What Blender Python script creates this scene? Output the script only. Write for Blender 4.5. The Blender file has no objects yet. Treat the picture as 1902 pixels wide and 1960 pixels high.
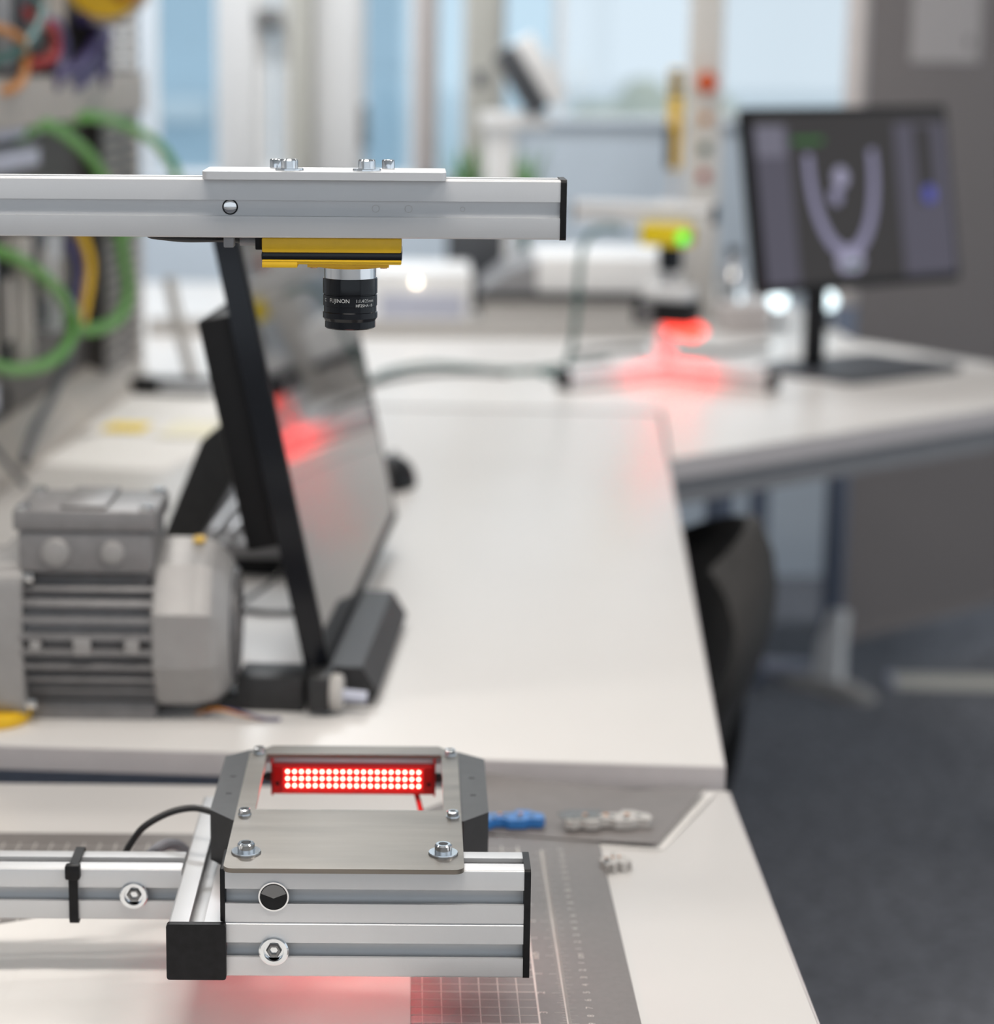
import bpy, bmesh, math, random
from mathutils import Vector, Matrix
random.seed(7)
scene = bpy.context.scene
C = scene.collection
R = math.radians

# ------------------------------------------------------------------ camera
cam_d = bpy.data.cameras.new('camera'); cam = bpy.data.objects.new('camera', cam_d); C.objects.link(cam)
cam_d.sensor_fit = 'HORIZONTAL'; cam_d.sensor_width = 36.0
cam_d.lens = 4400.0 / 1902.0 * 36.0
cam_d.shift_x = (951.0 - 790.0) / 1902.0
cam_d.clip_start = 0.05; cam_d.clip_end = 300
cam.matrix_world = Matrix.Translation((0, 0, 0.489)) @ Matrix.Rotation(R(90 - 11.37), 4, 'X') @ Matrix.Rotation(0.007, 4, 'Z')
cam_d.dof.use_dof = True; cam_d.dof.focus_distance = 1.125; cam_d.dof.aperture_fstop = 5.9
scene.camera = cam

# ------------------------------------------------------------------ world, exposure
w = bpy.data.worlds.new('overcast_sky'); scene.world = w; w.use_nodes = True
bg = w.node_tree.nodes['Background']
bg.inputs['Color'].default_value = (0.83, 0.915, 1.0, 1); bg.inputs['Strength'].default_value = 1.0
vs = scene.view_settings
vs.view_transform = 'Standard'; vs.look = 'None'; vs.gamma = 1.0; vs.use_curve_mapping = False; vs.exposure = 0.0
try:
    scene.cycles.use_denoising = True
    scene.cycles.sample_clamp_indirect = 6.0
except Exception:
    pass

# ------------------------------------------------------------------ materials
def pm(name, col, rough=0.5, metal=0.0, var=0.05, scale=40.0, bump=0.0, bscale=None, stretch=None, emit=None, estr=0.0, coat=0.0, rvar=0.0, spec=None, ior=None):
    m = bpy.data.materials.new(name); m.use_nodes = True
    nt = m.node_tree; b = nt.nodes['Principled BSDF']
    tc = nt.nodes.new('ShaderNodeTexCoord'); mp = nt.nodes.new('ShaderNodeMapping')
    nt.links.new(tc.outputs['Object'], mp.inputs['Vector'])
    if stretch: mp.inputs['Scale'].default_value = stretch
    nz = nt.nodes.new('ShaderNodeTexNoise'); nz.inputs['Scale'].default_value = scale; nz.inputs['Detail'].default_value = 4
    nt.links.new(mp.outputs['Vector'], nz.inputs['Vector'])
    rp = nt.nodes.new('ShaderNodeValToRGB')
    rp.color_ramp.elements[0].position = 0.3; rp.color_ramp.elements[1].position = 0.7
    rp.color_ramp.elements[0].color = tuple(max(0, c * (1 - var)) for c in col) + (1,)
    rp.color_ramp.elements[1].color = tuple(min(1, c * (1 + var)) for c in col) + (1,)
    nt.links.new(nz.outputs['Fac'], rp.inputs['Fac']); nt.links.new(rp.outputs['Color'], b.inputs['Base Color'])
    b.inputs['Roughness'].default_value = rough; b.inputs['Metallic'].default_value = metal
    if ior: b.inputs['IOR'].default_value = ior
    if spec is not None: b.inputs['Specular IOR Level'].default_value = spec
    if coat: b.inputs['Coat Weight'].default_value = coat; b.inputs['Coat Roughness'].default_value = 0.05
    if rvar:
        mr = nt.nodes.new('ShaderNodeMapRange'); mr.inputs['To Min'].default_value = max(0.02, rough - rvar); mr.inputs['To Max'].default_value = rough + rvar
        nt.links.new(nz.outputs['Fac'], mr.inputs['Value']); nt.links.new(mr.outputs['Result'], b.inputs['Roughness'])
    if bump:
        n2 = nt.nodes.new('ShaderNodeTexNoise'); n2.inputs['Scale'].default_value = bscale or scale * 4; n2.inputs['Detail'].default_value = 3
        nt.links.new(mp.outputs['Vector'], n2.inputs['Vector'])
        bp = nt.nodes.new('ShaderNodeBump'); bp.inputs['Strength'].default_value = bump; bp.inputs['Distance'].default_value = 0.001
        nt.links.new(n2.outputs['Fac'], bp.inputs['Height']); nt.links.new(bp.outputs['Normal'], b.inputs['Normal'])
    if emit:
        b.inputs['Emission Color'].default_value = tuple(emit) + (1,); b.inputs['Emission Strength'].default_value = estr
    return m

M = {}
M['alu'] = pm('anodised_aluminium', (0.61, 0.615, 0.625), 0.42, 0.45, 0.02, 25, 0.03, 900)
M['alulit'] = pm('lit_anodised_aluminium', (0.86, 0.86, 0.87), 0.45, 0.1, 0.02, 25)  # lighter copy of the aluminium, strong light put into its colour
M['steel'] = pm('brushed_stainless_steel', (0.205, 0.183, 0.157), 0.32, 0.85, 0.14, 14, 0.012, 300, (1.0, 7, 7), rvar=0.05)
M['zinc'] = pm('zinc_plated_steel', (0.74, 0.77, 0.80), 0.15, 1.0, 0.08, 120)
M['chrome'] = pm('polished_metal', (0.80, 0.80, 0.80), 0.12, 1.0, 0.02, 50)
M['blackpl'] = pm('black_plastic', (0.008, 0.008, 0.009), 0.45, 0, 0.3, 200, 0.10, 1200, spec=0.22)
M['blackmet'] = pm('black_painted_metal', (0.024, 0.024, 0.025), 0.45, 0, 0.2, 120, 0.04, 1500, spec=0.5)
M['gloss'] = pm('glossy_black_plastic', (0.005, 0.006, 0.009), 0.16, 0, 0.1, 50, spec=0.35)
M['darkbox'] = pm('matt_black_metal', (0.008, 0.008, 0.009), 0.5, 0, 0.1, 50, spec=0.25)
M['lemon'] = pm('lemon_yellow_paint', (0.80, 0.60, 0.010), 0.38, 0, 0.04, 120)
M['yellow'] = pm('yellow_paint', (0.78, 0.47, 0.012), 0.38, 0, 0.04, 120, 0.05, 900)
M['print'] = pm('white_print', (0.80, 0.80, 0.78), 0.6, 0, 0.03, 60)
M['matprint'] = pm('pale_grey_print', (0.66, 0.63, 0.60), 0.7, 0, 0.06, 200)
M['desk'] = pm('white_laminate', (0.70, 0.68, 0.66), 0.30, 0, 0.012, 8, 0.03, 1400)
M['deskedge'] = pm('light_grey_edge_band', (0.50, 0.47, 0.475), 0.5, 0, 0.03, 60)
M['deskframe'] = pm('blue_grey_steel', (0.26, 0.29, 0.36), 0.45, 0.2, 0.05, 60)
M['greysteel'] = pm('pale_grey_steel', (0.55, 0.56, 0.58), 0.4, 0.3, 0.05, 60)
M['mat'] = pm('grey_cutting_mat', (0.165, 0.151, 0.145), 0.42, 0, 0.06, 300, 0.12, 1600)
M['paper'] = pm('white_paper', (0.78, 0.76, 0.735), 0.75, 0, 0.015, 30)
M['greysheet'] = pm('grey_brown_card', (0.165, 0.150, 0.145), 0.55, 0, 0.05, 60)
M['motor'] = pm('grey_cast_paint', (0.225, 0.218, 0.22), 0.42, 0.15, 0.10, 90, 0.15, 600)
M['motorlight'] = pm('light_grey_paint', (0.315, 0.305, 0.30), 0.38, 0.1, 0.05, 70, 0.08, 600)
M['carpet'] = pm('blue_grey_carpet', (0.165, 0.172, 0.195), 0.95, 0, 0.42, 75, 0.8, 700)
M['wall'] = pm('daylight_tinted_wall', (0.66, 0.75, 0.84), 0.8, 0, 0.03, 6)  # blue tint of the daylight is mixed into this wall colour
M['white'] = pm('white_paint', (0.84, 0.84, 0.84), 0.45, 0, 0.02, 10)
M['ceil'] = pm('white_ceiling_tile', (0.80, 0.80, 0.78), 0.9, 0, 0.03, 60)
M['frame'] = pm('white_window_frame', (0.84, 0.84, 0.84), 0.4, 0, 0.02, 20)
M['beigecol'] = pm('beige_column_paint', (0.56, 0.55, 0.50), 0.55, 0, 0.03, 20)
M['handle'] = pm('grey_metal_handle', (0.20, 0.20, 0.20), 0.4, 0.6, 0.05, 60)
M['partition'] = pm('grey_brown_fabric', (0.25, 0.225, 0.22), 0.9, 0, 0.12, 500, 0.4, 1500)
M['bluepost'] = pm('blue_grey_post', (0.18, 0.21, 0.28), 0.4, 0.3, 0.04, 60)
M['cabinet'] = pm('beige_grey_enclosure_paint', (0.44, 0.40, 0.36), 0.5, 0, 0.04, 40)
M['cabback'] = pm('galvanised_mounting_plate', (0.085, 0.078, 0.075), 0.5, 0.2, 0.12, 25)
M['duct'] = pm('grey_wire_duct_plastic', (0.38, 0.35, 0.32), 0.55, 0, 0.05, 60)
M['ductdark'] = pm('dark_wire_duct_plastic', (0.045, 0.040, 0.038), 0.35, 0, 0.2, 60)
M['greencab'] = pm('green_cable_sheath', (0.085, 0.29, 0.030), 0.42, 0, 0.08, 60)
M['tealcab'] = pm('dark_teal_cable_sheath', (0.035, 0.115, 0.105), 0.45, 0, 0.1, 60)
M['blackcab'] = pm('black_cable_sheath', (0.018, 0.017, 0.017), 0.35, 0, 0.15, 60)
M['greycab'] = pm('grey_cable_sheath', (0.22, 0.22, 0.245), 0.45, 0, 0.08, 60)
M['redpl'] = pm('red_plastic', (0.34, 0.012, 0.010), 0.4, 0, 0.08, 60)
M['orange'] = pm('orange_plastic', (0.52, 0.20, 0.03), 0.4, 0, 0.08, 60)
M['violet'] = pm('violet_blue_wire', (0.045, 0.034, 0.13), 0.45, 0, 0.1, 60)
M['lavender'] = pm('pale_lavender_plastic', (0.50, 0.52, 0.62), 0.45, 0, 0.05, 60)
M['bluepl'] = pm('blue_plastic', (0.030, 0.17, 0.47), 0.4, 0, 0.1, 150)
M['greypl'] = pm('pale_grey_plastic', (0.46, 0.44, 0.42), 0.45, 0, 0.12, 250)
M['darkgrey'] = pm('dark_grey_plastic', (0.06, 0.065, 0.075), 0.45, 0, 0.1, 60)
M['midgrey'] = pm('mid_grey_plastic', (0.26, 0.26, 0.27), 0.45, 0, 0.06, 60)
M['copper'] = pm('copper_contact', (0.62, 0.33, 0.18), 0.3, 1.0, 0.1, 200)
M['leaf'] = pm('green_leaf', (0.10, 0.25, 0.06), 0.5, 0, 0.25, 60)
M['soil'] = pm('dark_soil', (0.04, 0.028, 0.02), 0.9, 0, 0.3, 120)
M['terracotta'] = pm('white_glazed_pot', (0.55, 0.55, 0.55), 0.4, 0, 0.06, 60)
M['chairfab'] = pm('black_chair_fabric', (0.020, 0.018, 0.017), 0.7, 0, 0.3, 400, 0.3, 1200)
M['screenglass'] = pm('dark_screen_glass', (0.012, 0.013, 0.016), 0.03, 0, 0.05, 20, spec=0.5, ior=2.4)
M['redlamp'] = pm('red_led_lens', (0.9, 0.10, 0.06), 0.3, 0, 0.02, 60, emit=(1.0, 0.16, 0.12), estr=24.0)
M['redcase'] = pm('red_anodised_case', (0.60, 0.012, 0.012), 0.35, 0.0, 0.05, 90)
M['greenled'] = pm('green_status_light', (0.0, 0.06, 0.01), 0.3, 0, 0.02, 60, emit=(0.015, 1.0, 0.10), estr=1.5)
M['warmled'] = pm('warm_indicator_light', (0.9, 0.8, 0.6), 0.3, 0, 0.02, 60, emit=(1.0, 0.85, 0.66), estr=9.0)
M['coldwhite'] = pm('cold_white_emission', (0.9, 0.95, 1.0), 0.3, 0, 0.02, 60, emit=(0.78, 0.95, 1.0), estr=2.2)
M['diffuser'] = pm('luminous_diffuser', (0.9, 0.9, 0.9), 0.6, 0, 0.01, 20, emit=(1.0, 0.93, 0.84), estr=2.0)
M['sticky'] = pm('yellow_sticky_paper', (0.85, 0.62, 0.02), 0.7, 0, 0.03, 60)
M['cream'] = pm('cream_paper', (0.80, 0.76, 0.60), 0.75, 0, 0.03, 60)
M['poster'] = pm('pinkish_grey_paper', (0.54, 0.495, 0.48), 0.75, 0, 0.03, 30)
M['facade'] = pm('blue_grey_facade', (0.62, 0.72, 0.78), 0.8, 0, 0.06, 2)
M['outground'] = pm('pale_paving', (0.74, 0.78, 0.80), 0.85, 0, 0.06, 0.6)
M['hazyleaf'] = pm('hazy_pale_foliage', (0.72, 0.72, 0.60), 0.8, 0, 0.15, 3)  # outdoor haze put into the pale foliage colour
M['bark'] = pm('grey_bark', (0.14, 0.12, 0.10), 0.9, 0, 0.2, 12)

def scr(name, col, s=1.0):
    return pm(name, tuple(c * 0.08 for c in col), 0.45, 0, 0.03, 60, emit=col, estr=s, spec=0.15)
M['s_base'] = scr('screen_dark_grey', (0.040, 0.037, 0.037))
M['s_panel'] = scr('screen_panel_grey', (0.085, 0.080, 0.105))
M['s_box'] = scr('screen_pale_box', (0.15, 0.145, 0.185))
M['s_ring'] = scr('screen_lavender_ring', (0.235, 0.225, 0.33))
M['s_blob'] = scr('screen_pale_blob', (0.30, 0.29, 0.40))
M['s_green'] = scr('screen_green_text', (0.035, 0.13, 0.03))
M['s_blue'] = scr('screen_blue_button', (0.085, 0.09, 0.36))

def glassmat(name, tint, glossy=0.08):
    m = bpy.data.materials.new(name); m.use_nodes = True; nt = m.node_tree
    for n in list(nt.nodes): nt.nodes.remove(n)
    o = nt.nodes.new('ShaderNodeOutputMaterial'); t = nt.nodes.new('ShaderNodeBsdfTransparent'); g = nt.nodes.new('ShaderNodeBsdfGlossy')
    nz = nt.nodes.new('ShaderNodeTexNoise'); nz.inputs['Scale'].default_value = 3
    mr = nt.nodes.new('ShaderNodeMapRange'); mr.inputs['To Min'].default_value = glossy * 0.8; mr.inputs['To Max'].default_value = glossy * 1.2
    mx = nt.nodes.new('ShaderNodeMixShader'); t.inputs['Color'].default_value = tint + (1,); g.inputs['Roughness'].default_value = 0.02
    nt.links.new(nz.outputs['Fac'], mr.inputs['Value']); nt.links.new(mr.outputs['Result'], mx.inputs['Fac'])
    nt.links.new(t.outputs[0], mx.inputs[1]); nt.links.new(g.outputs[0], mx.inputs[2]); nt.links.new(mx.outputs[0], o.inputs['Surface'])
    return m
M['pane'] = glassmat('window_glass', (0.94, 0.97, 0.98), 0.06)
M['bluepane'] = glassmat('blue_tinted_glass', (0.84, 0.93, 0.97), 0.06)
M['clear'] = glassmat('clear_plastic', (0.80, 0.80, 0.79), 0.14)

# ------------------------------------------------------------------ mesh helpers
class B:
    def __init__(s): s.bm = bmesh.new()
    def box(s, x0, x1, y0, y1, z0, z1, bev=0.0, seg=2, rot=None, piv=None):
        m = Matrix.Translation(((x0 + x1) / 2, (y0 + y1) / 2, (z0 + z1) / 2)) @ Matrix.Diagonal((abs(x1 - x0), abs(y1 - y0), abs(z1 - z0), 1))
        g = bmesh.ops.create_cube(s.bm, size=1.0, matrix=m); vs_ = g['verts']
        if bev > 0:
            es = list({e for v in vs_ for e in v.link_edges})
            r = bmesh.ops.bevel(s.bm, geom=es, offset=bev, segments=seg, profile=0.5, affect='EDGES')
            vs_ = list({v for f in r['faces'] for v in f.verts} | {v for v in vs_ if v.is_valid})
        if rot is not None:
            bmesh.ops.rotate(s.bm, verts=vs_, cent=piv or (0, 0, 0), matrix=rot)
        return s
    def cyl(s, p0, p1, r0, r1=None, n=24):
        p0 = Vector(p0); p1 = Vector(p1); d = p1 - p0; L = d.length
        q = Vector((0, 0, 1)).rotation_difference(d.normalized()).to_matrix().to_4x4()
        bmesh.ops.create_cone(s.bm, cap_ends=True, segments=n, radius1=r0, radius2=r0 if r1 is None else r1, depth=L, matrix=Matrix.Translation((p0 + p1) / 2) @ q)
        return s
    def sph(s, c, r, n=16, sc=(1, 1, 1)):
        bmesh.ops.create_uvsphere(s.bm, u_segments=n, v_segments=max(6, n // 2), radius=r, matrix=Matrix.Translation(c) @ Matrix.Diagonal((sc[0], sc[1], sc[2], 1)))
        return s
    def lathe(s, prof, c=(0, 0, 0), axis='z', n=32, close=False):
        rings = []
        for (r, h) in prof:
            ring = []
            for i in range(n):
                a = 2 * math.pi * i / n; u, v = r * math.cos(a), r * math.sin(a)
                p = {'z': (u, v, h), 'x': (h, u, v), 'y': (v, h, u)}[axis]
                ring.append(s.bm.verts.new((p[0] + c[0], p[1] + c[1], p[2] + c[2])))
            rings.append(ring)
        for a, b in zip(rings[:-1], rings[1:]):
            for i in range(n):
                j = (i + 1) % n
                s.bm.faces.new((a[i], a[j], b[j], b[i]))
        if not close:
            s.bm.faces.new(list(reversed(rings[0]))); s.bm.faces.new(rings[-1])
        else:
            a, b = rings[-1], rings[0]
            for i in range(n):
                j = (i + 1) % n
                s.bm.faces.new((a[i], a[j], b[j], b[i]))
        return s
    def prism(s, poly, axis, a0, a1, holes=()):
        def P(p, a): return {'x': (a, p[0], p[1]), 'y': (p[0], a, p[1]), 'z': (p[0], p[1], a)}[axis]
        loops = [poly] + list(holes)
        tops, bots = [], []
        for lp in loops:
            t = [s.bm.verts.new(P(p, a1)) for p in lp]; b = [s.bm.verts.new(P(p, a0)) for p in lp]
            n = len(lp)
            for i in range(n):
                j = (i + 1) % n; s.bm.faces.new((b[i], b[j], t[j], t[i]))
            tops.append(t); bots.append(b)
        if holes:
            for grp in (tops, bots):
                es = []
                for lp in grp:
                    for i in range(len(lp)):
                        es.append(s.bm.edges.get((lp[i], lp[(i + 1) % len(lp)])))
                bmesh.ops.triangle_fill(s.bm, use_beauty=True, use_dissolve=False, edges=es)
        else:
            s.bm.faces.new(tops[0]); s.bm.faces.new(list(reversed(bots[0])))
        return s
    def tube(s, pts, r, n=10, smooth=6):
        pts = [Vector(p) for p in pts]
        if smooth and len(pts) > 2:
            out = []
            for i in range(len(pts) - 1):
                p0 = pts[max(i - 1, 0)]; p1 = pts[i]; p2 = pts[i + 1]; p3 = pts[min(i + 2, len(pts) - 1)]
                for k in range(smooth):
                    t = k / smooth
                    out.append(0.5 * ((2 * p1) + (-p0 + p2) * t + (2 * p0 - 5 * p1 + 4 * p2 - p3) * t * t + (-p0 + 3 * p1 - 3 * p2 + p3) * t ** 3))
            out.append(pts[-1]); pts = out
        up = None; rings = []
        for i, p in enumerate(pts):
            d = (pts[min(i + 1, len(pts) - 1)] - pts[max(i - 1, 0)]).normalized()
            if up is None:
                up = d.orthogonal().normalized()
            else:
                up = (up - d * up.dot(d)).normalized()
            sd = d.cross(up)
            rings.append([s.bm.verts.new(p + (up * math.cos(2 * math.pi * k / n) + sd * math.sin(2 * math.pi * k / n)) * r) for k in range(n)])
        for a, b in zip(rings[:-1], rings[1:]):
            for i in range(n):
                j = (i + 1) % n; s.bm.faces.new((a[i], a[j], b[j], b[i]))
        s.bm.faces.new(list(reversed(rings[0]))); s.bm.faces.new(rings[-1])
        return s
    def rot(s, ang, axis, piv):
        bmesh.ops.rotate(s.bm, verts=s.bm.verts, cent=piv, matrix=Matrix.Rotation(ang, 3, axis)); return s
    def mesh(s, name, mat, smooth=None):
        bmesh.ops.recalc_face_normals(s.bm, faces=s.bm.faces)
        me = bpy.data.meshes.new(name); s.bm.to_mesh(me); s.bm.free()
        me.materials.append(M[mat] if isinstance(mat, str) else mat)
        if smooth:
            for p in me.polygons: p.use_smooth = True
            me.set_sharp_from_angle(angle=R(smooth))
        return me

def obj(name, b, mat, parent=None, smooth=35, loc=None, rot=None, label=None):
    me = b if isinstance(b, bpy.types.Mesh) else b.mesh(name, mat, smooth)
    o = bpy.data.objects.new(name, me); C.objects.link(o)
    if parent: o.parent = parent
    if loc: o.location = loc
    if rot: o.rotation_euler = rot
    if label: o['label'] = label
    return o
def thing(name, label, cat, loc=(0, 0, 0), rotz=0, group=None):
    o = bpy.data.objects.new(name, None); C.objects.link(o); o.empty_display_size = 0.02
    o.location = loc; o.rotation_euler = (0, 0, rotz); o['label'] = label; o['category'] = cat
    if group: o['group'] = group
    return o
def tag(o, label, cat, group=None):
    o['label'] = label; o['category'] = cat
    if group: o['group'] = group
    return o
def struct(o, label=None):
    o['kind'] = 'structure'
    if label: o['label'] = label
    return o
def arc(cx, cy, r, a0, a1, n=5):
    return [(cx + r * math.cos(R(a0 + (a1 - a0) * i / n)), cy + r * math.sin(R(a0 + (a1 - a0) * i / n))) for i in range(n + 1)]
def rrect(x0, x1, y0, y1, r, n=4):
    return arc(x1 - r, y0 + r, r, -90, 0, n) + arc(x1 - r, y1 - r, r, 0, 90, n) + arc(x0 + r, y1 - r, r, 90, 180, n) + arc(x0 + r, y0 + r, r, 180, 270, n)

# ------------------------------------------------------------------ room shell
FZ = -0.725
fl = struct(obj('floor', B().box(-4, 4.5, -3.0, 5.4, FZ - 0.05, FZ), 'carpet', smooth=None), 'blue grey carpet floor')
struct(obj('ceiling', B().box(-4, 4.5, -3.0, 5.4, 2.05, 2.12), 'ceil', smooth=None), 'white ceiling')
struct(obj('wall_left', B().box(-4.1, -4.0, -3.0, 5.4, FZ, 2.05), 'white', smooth=None), 'white side wall')
struct(obj('wall_right', B().box(4.5, 4.6, -3.0, 5.4, FZ, -0.35).box(4.5, 4.6, -3.0, 5.4, 1.85, 2.05).box(4.5, 4.6, 4.9, 5.4, -0.35, 1.85), 'white', smooth=None), 'white side wall with an added opening for sky light opposite the control panel')  # unseen opening, added so sky light fills the right side
struct(obj('wall_front', B().box(-4.0, 4.5, -3.1, -3.0, FZ, 0.15).box(-4.0, 4.5, -3.1, -3.0, 1.75, 2.05).box(-4.0, -3.4, -3.1, -3.0, 0.15, 1.75).box(3.9, 4.5, -3.1, -3.0, 0.15, 1.75), 'white', smooth=None), 'white wall behind the viewer with a long window')
wb = struct(obj('wall_back', B().box(-4, -0.60, 5.3, 5.42, FZ, 2.05).box(-0.60, 0.19, 5.3, 5.42, FZ, 0.20).box(0.19, 0.995, 5.3, 5.42, FZ, 0.335)
         .box(0.995, 4.5, 5.3, 5.42, FZ, 2.05), 'wall', smooth=None), 'pale grey wall under the windows')
struct(obj('trim_1', B().box(-0.60, 0.19, 5.285, 5.30, 0.190, 0.202, 0.002).box(0.19, 0.995, 5.285, 5.30, 0.325, 0.337, 0.002), 'wall'), 'window sill')
def window(n, x0, x1, z0, pane, fw=0.022, handle=None):
    e = bpy.data.objects.new('window_%d' % n, None); C.objects.link(e); struct(e)
    outer = [(x0, z0), (x1, z0), (x1, 2.04), (x0, 2.04)]
    inner = [(x0 + fw, z0 + fw), (x1 - fw, z0 + fw), (x1 - fw, 2.02), (x0 + fw, 2.02)]
    obj('window_frame', B().prism(outer, 'y', 5.30, 5.36, [inner]), 'frame', e, None)
    obj('window_pane', B().box(x0 + fw, x1 - fw, 5.328, 5.334, z0 + fw, 2.02), pane, e, None)
    if handle:
        hx, hz, hw, hh = handle
        obj('window_handle', B().box(hx - hw / 2, hx + hw / 2, 5.255, 5.285, hz - hh / 2, hz + hh / 2, 0.006).cyl((hx, 5.285, hz), (hx, 5.30, hz), 0.007), 'handle', e)
window(1, -0.60, -0.438, 0.20, 'bluepane', 0.014)
window(2, -0.36, -0.285, 0.20, 'pane', 0.030, (-0.331, 0.555, 0.062, 0.045))
window(3, -0.125, 0.00, 0.20, 'bluepane', 0.012, (-0.117, 0.318, 0.020, 0.095))
window(4, 0.045, 0.112, 0.20, 'bluepane', 0.006)
window(5, 0.19, 0.325, 0.335, 'bluepane', 0.012)
window(6, 0.325, 0.66, 0.335, 'pane', 0.008)
window(7, 0.66, 0.995, 0.335, 'pane', 0.012)
struct(obj('trim_2', B().box(-0.438, -0.36, 5.27, 5.38, 0.205, 2.05, 0.006), 'frame'), 'white window post')
struct(obj('trim_3', B().box(-0.285, -0.232, 5.20, 5.38, 0.205, 2.05, 0.006), 'beigecol'), 'beige window column')
struct(obj('trim_4', B().box(-0.232, -0.125, 5.26, 5.38, 0.205, 2.05, 0.006), 'white'), 'broad white window post')
struct(obj('trim_5', B().box(0.00, 0.045, 5.26, 5.38, 0.205, 2.05, 0.006), 'poster'), 'grey pink window post')
struct(obj('trim_6', B().box(0.112, 0.19, 5.24, 5.38, 0.205, 2.05, 0.006), M['beigecol']), 'grey green window column')

# outside
struct(obj('ground', B().box(-60, 60, 5.6, 120, -1.6, -1.5), 'outground', smooth=None), 'pale paving outside the windows')
f = thing('office_building', 'blue grey building facade beyond the left windows', 'building', (-4.0, 16.0, -1.5))
obj('wall', B().box(-6, 3.9, 0, 5, 0, 7, 0.02), 'facade', f)
obj('balcony', B().box(2.10, 2.60, -0.30, 0.0, 1.50, 1.66, 0.02), 'white', f)
for k in range(3):
    for r_ in range(2):
        wdw = obj('window', B().box(-4.6 + k * 2.1, -3.3 + k * 2.1, -0.06, 0.02, 1.0 + r_ * 2.6, 2.5 + r_ * 2.6, 0.02), 'white', f)
        obj('pane', B().box(-4.5 + k * 2.1, -3.4 + k * 2.1, -0.08, -0.05, 1.1 + r_ * 2.6, 2.4 + r_ * 2.6), 'lavender', wdw)
obj('roof', B().box(-6.2, 4.1, -0.2, 5.2, 7, 7.3, 0.03), 'white', f)
for i, (tx, ty, th) in enumerate(((1.75, 18.0, 1.55), (5.2, 24.0, 1.7), (2.9, 26.0, 1.5))):
    t = thing('tree', ['yellow green tree outside nearest the middle bright window', 'pale tree outside seen beside the right bright window', 'smaller pale tree standing furthest outside'][i], 'tree', (tx, ty, -1.5), 0, 'trees outside the windows')
    obj('trunk', B().cyl((0, 0, 0), (0, 0, th * 0.6), 0.07, 0.04, 10), 'bark', t)
    cb = B()
    for k in range(26):
        a = random.random() * 6.28; rr = random.random() ** 0.5 * 0.62
        cb.sph((rr * math.cos(a), rr * math.sin(a), th * 0.62 + random.uniform(-0.45, 0.5)), random.uniform(0.16, 0.32), 8)
    obj('crown', cb, 'hazyleaf', t)

# ------------------------------------------------------------------ ceiling lamps
for i, (lx, ly, lab, pw) in enumerate(((-0.15, 0.45, 'ceiling lamp panel above the camera stand', 25), (-0.15, 3.1, 'ceiling lamp panel above the long white desk', 19),
                                  (1.7, 0.45, 'ceiling lamp panel above the open carpet', 26), (1.7, 2.9, 'ceiling lamp panel above the corner table', 3), (-1.9, 1.2, 'ceiling lamp panel left of the desks', 14), (-0.6, 4.45, 'added ceiling fill lamp in front of the windows', 36))):  # last lamp is an unseen extra, added to brighten the window wall
    t = thing('ceiling_lamp', lab, 'lamp', (lx, ly, 2.05), 0, 'ceiling lamp panels')
    obj('housing', B().prism(rrect(-0.62, 0.62, -0.17, 0.17, 0.01), 'z', -0.05, 0.0, [rrect(-0.60, 0.60, -0.15, 0.15, 0.01)]), 'white', t, None)
    obj('diffuser', B().box(-0.60, 0.60, -0.15, 0.15, -0.03, -0.02), 'diffuser', t, None)
    ld = bpy.data.lights.new('lamp_light', 'AREA'); ld.shape = 'RECTANGLE'; ld.size = 1.18; ld.size_y = 0.28; ld.energy = pw; ld.color = (0.92, 0.96, 1.0) if ly > 4 else (1.0, 0.935, 0.865)
    lo = bpy.data.objects.new('lamp_light', ld); C.objects.link(lo); lo.parent = t; lo.location = (0, 0, -0.055)

# ------------------------------------------------------------------ desks
nd = thing('desk', 'white desk in the foreground under the grey cutting mat', 'desk', (0.2140, 1.4860, 0), R(-0.6))
obj('desktop', B().box(-1.2, 0, -0.80, 0, -0.025, 0, 0.0015), 'desk', nd)
obj('edge_band', B().box(0.0, 0.0012, -0.80, 0, -0.024, -0.001), 'deskedge', nd)
for fy in (-0.74, -0.10): obj('frame_rail', B().box(-1.1, -0.10, fy, fy + 0.04, -0.07, -0.026), 'deskframe', nd)
for lx, ly in ((-1.1, -0.74), (-0.13, -0.74), (-1.1, -0.10), (-0.13, -0.10)):
    obj('leg', B().box(lx, lx + 0.04, ly, ly + 0.04, FZ, -0.026, 0.004), 'deskframe', nd)

DA = R(-4.3); DO = Vector((0.212, 1.494, 0))
def D(u, v, z=0.015):
    return (DO.x + u * math.cos(DA) - v * math.sin(DA), DO.y + u * math.sin(DA) + v * math.cos(DA), z)
fd = thing('desk', 'long white desk carrying the grey motor and the tilted black monitor', 'desk', (DO.x, DO.y, 0), DA)
obj('desktop', B().box(-0.80, 0, 0, 1.555, -0.004, 0.015, 0.002), 'desk', fd)
obj('edge_band', B().box(-0.80, 0, -0.0012, 0.0, -0.003, 0.0135), 'deskedge', fd)
obj('edge_band', B().box(0, 0.0012, 0, 1.555, -0.003, 0.0135), 'deskedge', fd)
for fy in (0.012, 1.48): obj('frame_rail', B().box(-0.78, -0.03, fy, fy + 0.038, -0.05, -0.0045), 'deskframe', fd)
for lx, ly in ((-0.78, 0.012), (-0.07, 0.05), (-0.78, 1.48), (-0.07, 1.48)):
    obj('leg', B().box(lx, lx + 0.04, ly, ly + 0.04, FZ, -0.0045, 0.004), 'deskframe', fd)

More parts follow.
